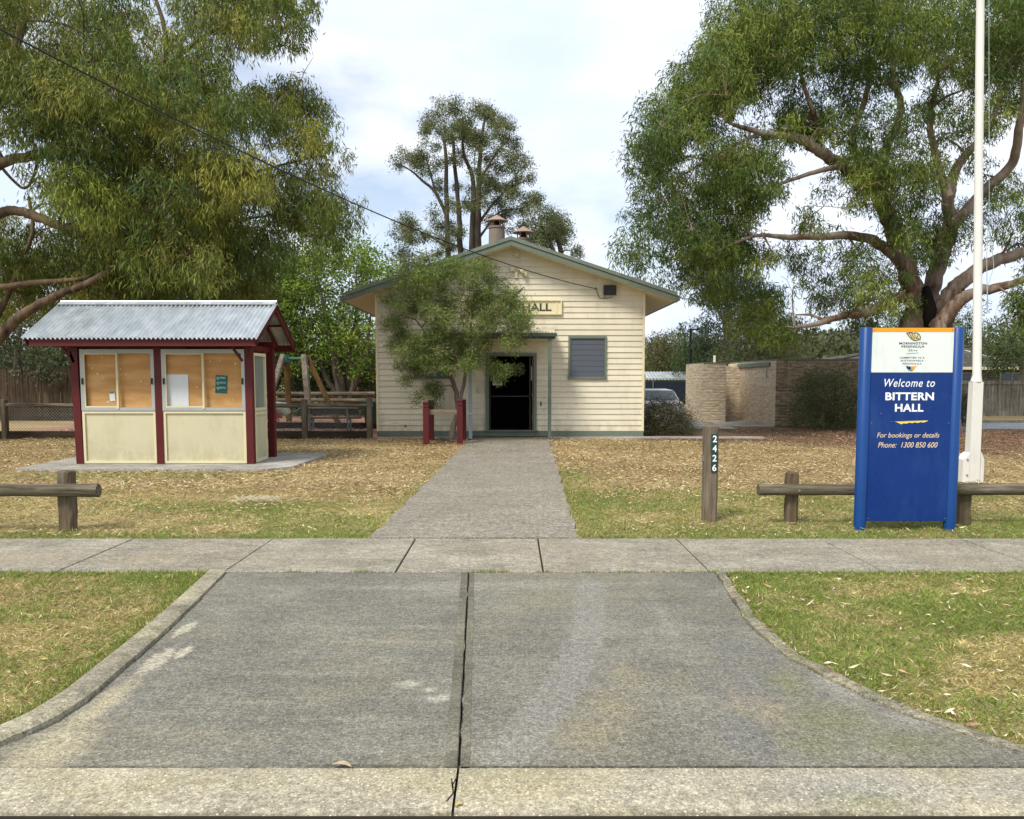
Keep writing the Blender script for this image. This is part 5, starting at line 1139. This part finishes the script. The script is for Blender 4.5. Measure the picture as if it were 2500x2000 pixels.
# parked car
def car(x, y, rz, mat, label):
    t = thing('parked_car', label, 'car', (x, y, 0)); c, s = math.cos(rz), math.sin(rz)
    def T(p): return (x+p[0]*c-p[1]*s, y+p[0]*s+p[1]*c, p[2]*(.84 if p[2] > .5 else 1))
    prof = [(-2.2, .35), (-2.25, .62), (-2.15, .88), (-1.35, .98), (-.75, 1.42), (.55, 1.46), (1.35, 1.05), (2.1, .9), (2.25, .6), (2.2, .3)]
    mb = MB(); n = len(prof); W_ = .86
    for sgx in (1,):
        rings = []
        for wy, k_ in ((-W_, 0), (-W_+.06, 1), (W_-.06, 1), (W_, 0)):
            rings.append([T((px_, wy*(1-.16*max(0, (pz-.95)/.5)) , pz+(.0 if k_ else -.03))) for px_, pz in prof])
        for a, b in zip(rings[:-1], rings[1:]):
            for i in range(n): j = (i+1) % n; mb.face([a[i], a[j], b[j], b[i]])
        mb.face(rings[0]); mb.face(rings[-1])
    mb.build('body', mat, t, smooth=True)
    for sy in (-1, 1):
        mb = MB(); g_ = [(-1.15, .98), (-.68, 1.35), (.5, 1.38), (1.1, 1.03)]; yy0 = sy*.80; mb.face([T((a, sy*(.862-.16*.86*max(0, (b-.95)/.5)), b)) for a, b in g_]); mb.build('window', M['glass'], t)
    mb = MB(); mb.face([T((.62, -.7, 1.44)), T((.62, .7, 1.44)), T((1.34, .76, 1.07)), T((1.34, -.76, 1.07))]); mb.face([T((-.82, -.7, 1.39)), T((-.82, .7, 1.39)), T((-1.32, .76, 1.03)), T((-1.32, -.76, 1.03))]); ws = build_each(mb, 'windscreen', M['glass'], t)
    for o in ws: o.location.z += .012
    for a in (-1.4, 1.4):
        for sy in (-1, 1):
            mb = MB(); p0 = T((a, sy*.70, .32)); p1 = T((a, sy*.88, .32)); mb.tube([p0, p1], .32, 20); w = mb.build('wheel', M['tyre'], t, smooth=True)
            mb = MB(); mb.tube([T((a, sy*.881, .32)), T((a, sy*.89, .32))], .2, 14); mb.build('rim', M['galv'], w)
    return t
car(5.15, 30.6, R(90), paint('car_white', hx('d5d3d6'), .3, .03), 'white parked car showing above the clipped hedge right of the hall')

# houses on the right and left
hs = thing('brick_house', 'brown brick house with dark tiled roof behind the grey paling fence', 'house', (24, 44, 0))
mb = MB(); mb.box(15.4, 40, 42, 50, 0, 2.15); w = mb.build('wall', M['brick'], hs)
mb = MB(); e0, e1, f0, f1, zr = 14.9, 40.5, 41.4, 50.6, 3.35
mb.face([(e0, f0, 2.2), (e1, f0, 2.2), (e1-4.2, 46, zr), (e0+6.5, 46, zr)]); mb.face([(e0, f1, 2.2), (e0, f0, 2.2), (e0+6.5, 46, zr)]); mb.face([(e1, f0, 2.2), (e1, f1, 2.2), (e1-4.2, 46, zr)]); mb.face([(e1, f1, 2.2), (e0, f1, 2.2), (e0+6.5, 46, zr), (e1-4.2, 46, zr)]); mb.face([(e0, f0, 2.2), (e0, f1, 2.2), (e1, f1, 2.2), (e1, f0, 2.2)])
rfh = mb.build('roof', M['tile'], hs)
mb = MB()
for (xa, ya, xb, yb, za, zb_) in ((e0, f0, e0+6.5, 46, 2.24, zr+.04), (e0+6.5, 46, e1-4.2, 46, zr+.04, zr+.04)): mb.tube([(xa, ya, za), (xb, yb, zb_)], .09, 8)
mb.build('ridge_tiles', M['tile'], rfh)
mb = MB(); mb.box(e0, e1, f0-.12, f0, 2.06, 2.20); mb.build('gutter', M['kiosk_trim'], rfh)
for (a, b) in ((22.9, 24.0), (24.9, 26.2), (27.2, 28.9), (30, 31.5)):
    mb = MB(); mb.box(a, b, 41.95, 42.0, 1.0, 1.92); wn = mb.build('window', M['kiosk_trim'], hs)
    mb = MB(); m_ = (a+b)/2; mb.box(a+.07, m_-.03, 41.93, 41.948, 1.05, 1.86); mb.box(m_+.03, b-.07, 41.93, 41.948, 1.05, 1.86); mb.build('pane', M['glass'], wn)
p = at(2392, 862, 42.5); mb = MB(); mb.tube([(23.9, 43.5, 3.1), (25.6, 41.5, 2.3)], .02, 6); mb.tube([(23.4, 43.2, 2.8), (23.4, 43.1, 3.1)], .02, 6); mb.build('roof_wire', M['white'], hs)
h2 = thing('brick_house', 'small orange brick building glimpsed behind the playground by the hall corner', 'house', (-7, 44, 0))
mb = MB(); mb.box(-9.6, -5.5, 44, 48, 0, 2.4); mb.build('wall', M['brick_orange'], h2)
mb = MB(); mb.box(-10, -5.2, 43.7, 48.3, 2.4, 2.55); mb.build('roof', M['green_dark'], h2)
mb = MB(); mb.box(-7.35, -6.8, 43.97, 44.0, 1.3, 2.1); mb.build('window', M['glass'], h2)

# ================================================================== TREES
OL = [[.145, .178, .026], [.09, .138, .026], [.205, .22, .036], [.048, .088, .023], [.12, .14, .03], [.26, .245, .048]]
DK = [[.07, .115, .023], [.095, .15, .028], [.042, .075, .02], [.145, .19, .034], [.195, .23, .042]]
# --- big gum on the right
Yt = 24.0
limbsR = [
  limb([(2262, 1062, .95), (2258, 950, .80), (2256, 860, .70), (2258, 800, .66), (2262, 755, .60)], Yt),
  limb([(2262, 790, .48), (2238, 740, .42), (2215, 660, .36), (2190, 590, .32), (2165, 520, .30, -.5), (2130, 455, .27, -1), (2060, 405, .22, -1.5), (2000, 370, .19, -2), (1940, 335, .15, -2.3), (1860, 325, .10, -2.6), (1780, 300, .05, -3)], Yt),
  limb([(2215, 660, .26), (2160, 605, .20), (2100, 578, .17, -1), (2000, 578, .12, -2), (1930, 580, .10, -2.5), (1850, 575, .06, -3), (1780, 600, .03, -3)], Yt),
  limb([(2240, 745, .24), (2210, 725, .22), (2160, 745, .19, -1), (2110, 765, .16, -1.6), (2060, 770, .13, -2), (2000, 790, .09, -2.5), (1940, 800, .05, -3)], Yt),
  limb([(2265, 770, .40), (2275, 700, .34), (2300, 620, .30), (2320, 560, .26), (2315, 480, .23), (2340, 400, .18), (2400, 330, .13), (2440, 250, .08), (2470, 150, .05)], Yt+.6),
  limb([(2285, 790, .38), (2320, 720, .32), (2360, 680, .28), (2420, 640, .24), (2500, 615, .19), (2600, 560, .12), (2700, 500, .06)], Yt-.3),
  limb([(2290, 800, .34), (2330, 745, .26), (2380, 715, .20), (2450, 700, .16), (2520, 680, .10), (2620, 690, .05)], Yt-1),
  limb([(2165, 520, .22), (2150, 440, .18), (2165, 360, .16), (2200, 270, .13), (2180, 180, .10), (2195, 80, .06)], Yt-.2),
  limb([(2130, 455, .18), (2080, 350, .14), (2110, 250, .11), (2130, 150, .07)], Yt+1),
  limb([(2315, 480, .18), (2290, 400, .14), (2270, 300, .11), (2290, 190, .07)], Yt-1),
  limb([(2320, 560, .24), (2400, 470, .20, .5), (2470, 400, .18, .5), (2490, 300, .15), (2500, 200, .12), (2490, 80, .08)], Yt),
  limb([(2000, 370, .12, 1), (1990, 290, .09), (1960, 200, .07), (1950, 120, .04)], Yt-1.5),
  limb([(2060, 405, .12), (1990, 420, .08), (1900, 450, .06), (1800, 480, .03)], Yt-2),
  limb([(1860, 325, .07), (1760, 370, .05), (1680, 420, .03)], Yt-2.6),
]
cR = []
cR += fill([(1790, 20), (1900, -30), (2100, -50), (2500, -50), (2600, -50), (2600, 190), (2500, 190), (2300, 160), (2200, 200), (2050, 220), (1990, 180), (1900, 200), (1840, 160), (1760, 170), (1740, 110)], 74, 20.5, 27, .8, 1.2, seed=1, sep=.8)
cR += fill([(1790, 20), (1740, 100), (1690, 180), (1640, 230), (1600, 330), (1560, 400), (1580, 440), (1660, 380), (1720, 330), (1790, 260), (1860, 200), (1850, 60)], 52, 20, 26.5, .6, .95, seed=2, sep=.75)
cR += fill([(1540, 480), (1600, 430), (1720, 380), (1850, 370), (1900, 430), (1880, 500), (1780, 520), (1760, 600), (1700, 660), (1620, 690), (1530, 640)], 52, 20, 26, .5, .85, seed=3, sep=.7)
cR += fill([(1700, 560), (1900, 600), (2100, 600), (2200, 680), (2180, 760), (2050, 800), (1900, 830), (1780, 770), (1700, 680)], 48, 20.5, 26, .4, .75, seed=4, sep=.7, holes=[[(1900, 650), (2000, 640), (2010, 700), (1910, 700)]])
cR += fill([(2080, 380), (2280, 370), (2290, 450), (2160, 490), (2060, 450)], 16, 20.5, 23, .5, .8, seed=5, sep=.7)
cR += fill([(1900, 240), (2500, 200), (2500, 330), (2250, 330), (2000, 330), (1900, 350)], 34, 20.5, 27, .4, .75, seed=6, sep=.7)
cR += fill([(2200, 520), (2500, 440), (2600, 440), (2600, 720), (2440, 600), (2320, 640), (2200, 640)], 34, 21, 27, .4, .75, seed=7, sep=.7)
cR += fill([(2430, 690), (2600, 640), (2600, 780), (2490, 790)], 10, 21, 25, .4, .6, seed=8)
cR += fill([(1780, 300), (2500, 300), (2500, 640), (1780, 640)], 30, 21, 27, .25, .5, seed=9)
limbsR = [limbsR[0]]+[[(x, y, z, r_*.74) for (x, y, z, r_) in lb] for lb in limbsR[1:]]
cR += fill([(1700, 290), (2320, 290), (2300, 780), (1800, 780), (1700, 600)], 60, 20.5, 27, .22, .42, seed=19, sep=1.0)
tree('gum_tree', 'big spreading gum tree with pinkish peeling trunk behind the welcome sign', (12.2, Yt, 0), limbsR, cR, (1300, (.12, .20), (.020, .034), DK, .62, 18, .09), 'bark_pink', twig=.03)
# dark burnt hollow on its trunk
mb = MB(); c1 = at(2268, 735, Yt-.63); pts_ = [at(2262, 700, Yt-.40), at(2266, 760, Yt-.56), at(2268, 800, Yt-.66)]
mb.tube(pts_, [.08, .22, .12], 12, jit=.2); mb.build('hollow', NT('charred_wood').done((.012, .010, .009), .95, .1), [o for o in bpy.data.objects if o.name.startswith('gum_tree')][0], smooth=True)

# --- big gum on the left
Yl = 20.5
limbsL = [
  limb([(-160, 1090, .6), (-150, 950, .5), (-130, 800, .45), (-110, 650, .40), (-90, 520, .34), (-60, 380, .3), (0, 200, .2), (60, 60, .12)], Yl),
  limb([(-90, 470, .26), (0, 402, .17), (60, 385, .16), (130, 372, .15), (200, 372, .14), (260, 378, .12), (300, 400, .08)], Yl-1),
  limb([(-100, 560, .22), (20, 515, .16), (90, 530, .17), (160, 555, .14), (240, 570, .09), (330, 610, .05)], Yl-.6),
  limb([(-140, 960, .25), (0, 820, .20), (60, 765, .17), (140, 722, .14), (220, 690, .12), (300, 640, .08), (380, 600, .05)], Yl-.5),
  limb([(-110, 700, .2), (0, 700, .11), (90, 690, .10), (200, 680, .08), (300, 645, .06), (400, 620, .04)], Yl),
  limb([(-60, 880, .14), (20, 720, .10), (60, 620, .09), (80, 560, .07), (70, 480, .06)], Yl+.4),
  limb([(200, 372, .12), (330, 300, .13), (380, 205, .13), (405, 130, .10), (400, 60, .08), (370, -30, .05)], Yl-.3),
  limb([(395, 180, .08), (470, 110, .07), (560, 55, .05), (640, 30, .03)], Yl),
  limb([(300, 400, .08), (420, 420, .07), (560, 430, .06), (700, 400, .045), (780, 380, .03)], Yl+1),
  limb([(0, 405, .06), (60, 460, .05), (90, 400, .05), (80, 330, .04), (110, 290, .03)], Yl+.5),
  limb([(380, 205, .07), (330, 150, .06), (250, 110, .05), (160, 60, .04), (60, 50, .03)], Yl-.5),
  limb([(300, 645, .05), (420, 560, .05), (560, 540, .05), (700, 520, .035), (800, 500, .02)], Yl+.6),
]
holes = [[(-10, 300), (80, 300), (120, 370), (90, 490), (-10, 480)], [(370, 10), (450, 0), (450, 90), (410, 180), (370, 120)], [(590, 80), (690, 150), (700, 190), (620, 210), (570, 150)], [(690, 340), (720, 350), (700, 430), (670, 400)]]
cL = []
cL += fill([(-80, -60), (380, -60), (380, 100), (350, 170), (250, 200), (-80, 280)], 46, 17.5, 24, .65, 1.0, holes, seed=11, sep=.7)
cL += fill([(440, -60), (740, -60), (745, 60), (730, 110), (640, 120), (560, 90), (480, 160), (430, 120)], 24, 18, 23, .5, .85, holes, seed=12, sep=.7)
cL += fill([(130, 190), (360, 180), (560, 180), (590, 300), (640, 420), (660, 640), (520, 700), (280, 700), (200, 560), (120, 480), (90, 330)], 118, 17, 23.5, .55, .95, holes, seed=13, sep=.7)
cL += fill([(680, 200), (750, 190), (775, 280), (810, 340), (810, 430), (740, 450), (700, 380), (640, 300), (600, 220)], 26, 18.5, 23, .42, .7, holes, seed=14, sep=.7)
cL += fill([(640, 450), (760, 450), (860, 500), (865, 560), (780, 620), (650, 660)], 24, 18.5, 23, .42, .7, holes, seed=15, sep=.7)
cL += fill([(-80, 560), (200, 600), (640, 640), (640, 740), (300, 740), (100, 720), (-80, 760)], 40, 20, 26, .45, .8, holes, seed=16, sep=.7)
limbsL = [[(x, y, z, r_*.68) for (x, y, z, r_) in lb] for lb in limbsL]
cL += fill([(-60, 500), (120, 560), (640, 560), (700, 640), (660, 760), (-60, 760)], 60, 20.5, 26, .5, .85, [[(-10, 560), (60, 560), (60, 620), (-10, 620)]], seed=17, sep=.7)
tree('gum_tree', 'huge drooping gum tree towering over the kiosk on the left', (-14.6, Yl, 0), limbsL, cL, (1500, (.12, .21), (.018, .032), OL, .75, 18, .09), 'bark_brown', twig=.026, maxtwig=300)

# --- tall gum behind the hall
Yb = 50
zc = [(620,260,80),(740,230,80),(860,230,90),(980,250,80),(1080,290,70),(1110,380,60),(530,325,35),(480,410,60),(600,400,70),(690,400,80),(800,370,70),(920,380,80),(940,480,80),(1080,430,60),(1180,440,50),(1230,500,50),(700,470,60),(440,570,70),(330,630,80),(260,660,50),(440,680,60),(500,740,45),(620,660,50),(570,560,40),(780,600,50),(720,640,50),(900,560,60),(1000,620,50),(1230,600,50),(1290,620,45),(1330,690,35),(1100,700,70),(1200,700,60),(1250,780,50),(1340,820,45),(870,750,60),(1010,830,80),(940,880,60),(1100,870,80),(1200,860,60),(1260,920,70),(1120,980,70),(1380,950,60),(1430,980,45),(1300,1050,70),(1200,1080,60),(580,840,40),(600,890,40),(740,870,40),(820,990,60),(740,1020,60),(560,1100,50),(640,1180,70),(780,1230,70),(300,1200,70),(400,1190,80),(480,1250,60),(370,1320,60),(250,1260,40),(1060,1150,80),(1280,1200,60),(620,1330,70),(720,1380,60),(560,1420,50),(980,1000,60),(1000,760,50),(850,450,60),(1140,560,50),(1060,540,45)]
zc = [(900+a*.29, 200+b*.29, c*.29) for a, b, c in zc]
rr = random.Random(5); cB = []
for (a, b, r) in zc:
    Yq = Yb+rr.uniform(-3, 3); p = at(a, b, Yq); rw = r/2000*Yq
    for _ in range(4): cB.append((p.x+rr.gauss(0, rw*.65), p.y+rr.gauss(0, rw*1.0), p.z-.15+rr.gauss(0, rw*.45), rw*.85))
def zl(pts): return limb([(900+a*.29, 200+b*.29, r*.52) for a, b, r in pts], Yb)
limbsB = [zl([(750, 3000, .55), (720, 2200, .45), (670, 1450, .32), (655, 1000, .28), (650, 600, .2), (610, 420, .1)]), zl([(790, 3000, .5), (775, 1450, .34), (750, 1000, .26), (715, 550, .18), (700, 400, .08)]), zl([(850, 3000, .55), (870, 1400, .34), (880, 850, .26), (800, 600, .18), (790, 350, .1)]), zl([(900, 3000, .6), (915, 1390, .42), (925, 900, .3), (950, 500, .2), (985, 280, .1)]), zl([(665, 1150, .22), (560, 930, .18), (450, 830, .14), (360, 750, .10), (250, 690, .05)]), zl([(920, 1200, .2), (1050, 1020, .14), (1180, 900, .10), (1330, 830, .06)]), zl([(930, 850, .16), (1060, 620, .12), (1180, 480, .08)]), zl([(560, 930, .12), (500, 700, .09), (440, 560, .05)]), zl([(940, 1300, .16), (1100, 1100, .1), (1300, 1060, .08), (1420, 980, .04)]), zl([(670, 1400, .12), (480, 1280, .08), (300, 1200, .05)])]
BG = [[.12, .14, .055], [.145, .165, .06], [.09, .11, .045], [.17, .17, .06]]
tree('gum_tree', 'tall many-stemmed gum tree rising behind the hall roof', (-3.5, Yb, 0), limbsB, cB, (1600, (.10, .18), (.03, .055), BG, .3, 10, .12), 'bark_dark', twig=.035)
z2 = [(1500,1190,80),(1580,1180,70),(1620,1250,60),(1480,1280,70),(1400,1200,60),(1660,1350,40),(1720,1420,45),(1560,1330,50),(1390,1330,60),(1450,1380,50)]
c2 = []
for (a, b, r) in z2:
    Yq = 46+rr.uniform(-2, 2); p = at(900+a*.29, 200+b*.29, Yq); rw = r*.29/2000*Yq
    for _ in range(4): c2.append((p.x+rr.gauss(0, rw*.7), p.y+rr.gauss(0, rw*.8), p.z+rr.gauss(0, rw*.5), rw*1.1))
tree('gum_tree', 'smaller round gum tree showing over the right slope of the hall roof', (4.2, 46, 0), [limb([(1420, 1100, .3), (1400, 800, .2), (1370, 620, .14), (1350, 560, .06)], 46), limb([(1400, 700, .14), (1340, 590, .10), (1320, 545, .05)], 46)], c2, (1600, (.10, .18), (.03, .055), BG, .3, 10, .12), 'bark_dark', twig=.035)
c3 = fill([(950, 620), (980, 600), (1010, 640), (1010, 720), (940, 720)], 16, 52, 56, .6, 1.0, seed=21)
tree('gum_tree', 'dull grey-green tree top just left of the hall roof', (-7, 54, 0), [limb([(980, 1050, .3), (980, 850, .2), (980, 660, .1)], 54)], c3, (230, (.18, .3), (.05, .09), [[.075, .09, .05], [.09, .105, .06]], .3, 10, .16), 'bark_grey')

# --- small tree in front of the hall
Ys = 21.0
limbsS = [limb([(1100, 1078, .085), (1108, 1040, .075), (1118, 1000, .068), (1112, 950, .058), (1090, 900, .045), (1060, 850, .035), (1030, 800, .02)], Ys), limb([(1113, 1020, .055), (1120, 985, .05), (1134, 930, .045), (1140, 860, .04), (1150, 790, .03), (1165, 720, .02), (1180, 650, .01)], Ys), limb([(1140, 860, .03), (1190, 790, .025), (1240, 740, .02), (1280, 700, .012)], Ys-.3), limb([(1090, 900, .025), (1080, 820, .02), (1090, 740, .016), (1080, 670, .01)], Ys+.3)]
cS = fill([(1010, 640), (1100, 625), (1200, 635), (1215, 690), (1255, 715), (1285, 755), (1300, 800), (1280, 835), (1240, 850), (1150, 900), (1060, 900), (990, 880), (950, 840), (930, 780), (950, 700)], 150, Ys-1.1, Ys+1.0, .17, .32, seed=31, sep=.8)
cS += fill([(960, 880), (1060, 890), (1080, 960), (1060, 1010), (1010, 980), (985, 930)], 14, Ys-.6, Ys+.5, .16, .28, seed=32)
cS += fill([(1120, 880), (1250, 860), (1275, 910), (1230, 935), (1150, 915)], 12, Ys-.7, Ys+.3, .16, .26, seed=33)
SP = [[.15, .195, .048], [.18, .215, .065], [.085, .125, .03], [.26, .28, .115], [.13, .195, .036]]
tree('young_tree', 'small fine-leaved tree leaning in front of the hall door and sign', (-1.55, Ys, 0), limbsS, cS, (6200, (.06, .11), (.012, .020), SP, .15, 7, .055), 'bark_grey', twig=.012, cat='tree')

# --- bright green tree and others behind the playground
def round_tree(name, label, poly, n, Y0, Y1, r0, r1, pal, seed, limbs, per=330, Ln=(.10, .17), Wd=(.05, .09), droop=.25, barkm='bark_grey', cat='tree', holes=(), tw=.03, base=None, mt=120):
    c = fill(poly, n, Y0, Y1, r0, r1, holes, seed=seed, sep=.6); cm = np.mean(np.array(c), 0)
    return tree(name, label, base or (cm[0], (Y0+Y1)/2, 0), limbs, c, (per, Ln, Wd, pal, droop, 9, .12), barkm, twig=tw, cat=cat, maxtwig=mt)
BGR = [[.16, .25, .025], [.12, .21, .025], [.21, .28, .035], [.09, .15, .02]]
round_tree('pittosporum_tree', 'bright yellow-green bushy tree left of the hall roof', [(690, 640), (760, 590), (850, 580), (930, 620), (950, 680), (930, 760), (910, 900), (700, 900), (650, 760)], 90, 33, 38, .7, 1.15, BGR, 41,
   [limb([(842, 985, .16), (826, 900, .13), (800, 800, .1), (780, 700, .05)], 35), limb([(845, 985, .16), (850, 880, .12), (870, 780, .09), (870, 680, .04)], 35.3), limb([(838, 985, .14), (800, 930, .10), (770, 850, .08), (740, 760, .04)], 34.8), limb([(848, 985, .13), (880, 900, .09), (900, 820, .06), (905, 760, .04)], 34.6), limb([(850, 985, .12), (862, 930, .09), (850, 850, .07), (830, 780, .04)], 34.2), limb([(835, 985, .1), (815, 900, .08), (812, 820, .06), (830, 760, .04)], 34.0)], barkm='bark_grey')
DG = [[.045, .065, .022], [.06, .085, .028], [.038, .055, .02], [.07, .09, .03]]
round_tree('leafy_tree', 'dark dense tree behind the kiosk roof and swing', [(560, 660), (720, 640), (760, 760), (740, 870), (640, 920), (500, 900), (480, 720)], 100, 34, 39, .8, 1.2, DG+[[.05, .09, .02]], 42, [limb([(650, 985, .25), (650, 850, .2), (640, 750, .1)], 36), limb([(655, 985, .15), (700, 880, .12), (720, 780, .08)], 36)])
round_tree('leafy_tree', 'dark tree directly behind the kiosk ridge', [(160, 640), (520, 640), (540, 760), (520, 900), (160, 900)], 120, 34, 40, .8, 1.3, DG, 43, [limb([(330, 1000, .3), (330, 850, .25), (340, 720, .1)], 37)])
round_tree('wattle_tree', 'grey-green feathery tree above the dark paling fence at the left edge', [(-60, 700), (100, 740), (170, 800), (160, 900), (120, 920), (-60, 930)], 44, 30.5, 34, .6, .95, [[.085, .11, .055], [.10, .125, .065], [.07, .09, .045]], 44, [limb([(40, 1010, .2), (40, 900, .15), (50, 800, .06)], 32.5)])
round_tree('shrub', 'low dark shrub under the multi-stemmed tree by the hall corner', [(700, 880), (930, 860), (935, 985), (690, 985)], 60, 36, 39, .5, .8, DG+[[.06, .10, .025]], 45, [limb([(880, 1000, .05), (885, 950, .04), (890, 930, .02)], 37)], cat='shrub')
round_tree('shrub', 'dark mottled hedge behind the far playground rail', [(640, 960), (930, 960), (930, 1015), (640, 1015)], 50, 34.2, 35.2, .3, .45, [[.04, .045, .03], [.05, .06, .03], [.03, .035, .025]], 46, [limb([(750, 1020, .04), (755, 990, .03), (760, 970, .02)], 34.6)], cat='hedge')
# --- shrubs round the hall and toilet block
round_tree('hedge_shrub', 'clipped dark rounded shrub against the right corner of the hall', [(1574, 990), (1600, 975), (1660, 978), (1682, 1000), (1684, 1050), (1660, 1064), (1576, 1066)], 120, 22.95, 24.2, .13, .22, [[.055, .06, .025], [.07, .075, .028], [.045, .05, .022], [.09, .07, .035]], 51, [limb([(1625, 1068, .03), (1625, 1030, .025), (1628, 1000, .012)], 23.5)], per=3800, Ln=(.03, .055), Wd=(.012, .022), cat='shrub', tw=.008)
round_tree('bottlebrush_shrub', 'dark spiky shrub in the mulch before the split-stone wall', [(1960, 920), (2010, 905), (2070, 915), (2100, 960), (2095, 1040), (1930, 1042), (1925, 1010), (1960, 980)], 90, 24.9, 27.0, .22, .36, [[.06, .09, .028], [.08, .11, .035], [.045, .065, .022]], 52, [limb([(2030, 1050, .04), (2035, 1000, .03), (2040, 950, .02)], 26)], per=1900, Ln=(.06, .11), Wd=(.012, .022), cat='shrub', tw=.01)
round_tree('bottlebrush_shrub', 'reddish-tipped low shrub beside the dark shrub at the stone wall', [(1985, 975), (2030, 970), (2040, 1000), (2000, 1010)], 14, 25.0, 25.6, .18, .28, [[.10, .055, .035], [.075, .05, .03]], 53, [limb([(2010, 1050, .03), (2012, 1010, .02), (2014, 990, .01)], 25.4)], per=1600, Ln=(.05, .09), Wd=(.012, .02), cat='shrub', tw=.008)
round_tree('bottlebrush_shrub', 'dark shrub between the welcome sign and the flagpole', [(2335, 960), (2365, 960), (2365, 1040), (2335, 1040)], 30, 26.5, 28.5, .25, .4, [[.04, .06, .022], [.055, .07, .028]], 54, [limb([(2350, 1050, .03), (2350, 1000, .02), (2350, 970, .01)], 27.5)], per=1200, Ln=(.06, .11), Wd=(.012, .022), cat='shrub', tw=.01)
round_tree('grass_clump', 'yellow-green tussock by the corner of the stone building', [(1685, 990), (1705, 985), (1706, 1015), (1684, 1012)], 16, 33, 34, .16, .28, [[.22, .23, .05], [.16, .18, .04]], 55, [limb([(1694, 1020, .02), (1694, 1010, .015), (1694, 1000, .01)], 33.5)], per=1600, Ln=(.1, .2), Wd=(.01, .02), cat='grass clump', tw=.005)
# --- conifer and trees right of the hall
CF = [[.035, .06, .03], [.045, .07, .038], [.055, .08, .04]]
round_tree('conifer_tree', 'tall dark feathery conifer standing behind the toilet block', [(1770, 640), (1830, 640), (1870, 720), (1860, 800), (1880, 880), (1720, 880), (1670, 800), (1730, 760), (1690, 700)], 80, 42, 47, .6, 1.0, CF, 61, [limb([(1775, 1010, .3), (1775, 850, .22), (1776, 740, .14), (1780, 640, .06)], 44), limb([(1776, 800, .1), (1740, 740, .06), (1700, 700, .03)], 44), limb([(1776, 780, .1), (1830, 720, .06), (1860, 690, .03)], 44)], per=260, Ln=(.18, .32), Wd=(.04, .07), droop=.5)
OV = [[.10, .105, .035], [.12, .115, .04], [.085, .09, .035]]
round_tree('leafy_tree', 'olive rounded tree nearest the right wall of the hall', [(1574, 860), (1600, 830), (1650, 825), (1680, 870), (1670, 905), (1574, 905)], 36, 54, 58, .8, 1.2, OV, 62, [limb([(1630, 1000, .3), (1630, 900, .2), (1630, 850, .08)], 56)])
round_tree('leafy_tree', 'darker green tree between the olive tree and the conifer', [(1670, 840), (1720, 820), (1760, 850), (1760, 905), (1655, 905)], 32, 50, 54, .8, 1.1, [[.05, .08, .025], [.065, .09, .03]], 63, [limb([(1715, 1000, .25), (1715, 900, .2), (1715, 860, .08)], 52)])
round_tree('leafy_tree', 'bronze-tinged leafy tree behind the recess of the toilet block', [(1790, 760), (1850, 730), (1920, 790), (1960, 860), (1960, 885), (1760, 885)], 50, 38, 42, .6, 1.0, [[.08, .09, .03], [.065, .08, .03], [.10, .10, .035]], 64, [limb([(1860, 1000, .2), (1860, 900, .15), (1860, 820, .06)], 40)], Ln=(.14, .24), Wd=(.03, .05), droop=.6)
round_tree('leafy_tree', 'rounded green tree behind the brick house left of the flagpole', [(2180, 780), (2380, 740), (2400, 830), (2380, 900), (2150, 890)], 50, 52, 57, .9, 1.4, [[.06, .10, .03], [.08, .12, .035]], 65, [limb([(2300, 1000, .3), (2300, 880, .2), (2300, 800, .1)], 55)])
round_tree('leafy_tree', 'dense olive-green tree over the brick house roof at the right edge', [(2400, 840), (2440, 800), (2520, 780), (2620, 800), (2620, 900), (2400, 890)], 44, 34, 39, .55, .9, [[.08, .12, .03], [.10, .13, .04], [.06, .09, .03]], 66, [limb([(2500, 1000, .25), (2500, 900, .2), (2500, 830, .1)], 37)], holes=[])
# --- far belt of trees
g = random.Random(9); far_c = []
for i in range(420):
    x = g.uniform(-75, 110); y = g.uniform(85, 125); r = g.uniform(1.8, 3.2); far_c.append((x, y, g.uniform(.5, 4.6)+.8*math.sin(x*.21), r))
o = leaves(far_c, 42, (.5, .9), (.22, .4), [[.075, .09, .035], [.09, .10, .04], [.06, .075, .035], [.11, .11, .045]], .2, 8, .35, seed=77)
fo = quads('distant_trees', *o[:6], M['leaf'], bend=o[6]); tag(fo, 'far belt of olive-green trees along the horizon', 'trees', kind='stuff')
far_c = []
for i in range(360):
    x = g.uniform(60, 150); y = g.uniform(235, 275); zt_ = 15.5*math.exp(-((x-105)/38)**2)+1.5*math.sin(x*.3); far_c.append((x, y, g.uniform(.2, 1)*zt_, g.uniform(2.4, 3.6)))
o = leaves(far_c, 22, (1.2, 2.0), (.6, 1.0), [[.10, .115, .07], [.12, .13, .08], [.085, .10, .065]], .1, 8, .6, seed=78)
fo = quads('hillside_wood', *o[:6], M['leaf'], bend=o[6]); tag(fo, 'hazy wooded rise beyond the stone building', 'wood', kind='stuff')
mb = MB(); prof = [(x, 14*math.exp(-((x-105)/38)**2)) for x in range(20, 200, 6)]
mb.prism([(20, -1)]+prof+[(196, -1)], 262, 300); struct(mb.build('hills', NT('hill_cover').done((.08, .095, .05), .95, .1), smooth=True))
print('quads', sum(len(o.data.polygons) for o in bpy.data.objects if o.type == 'MESH'))
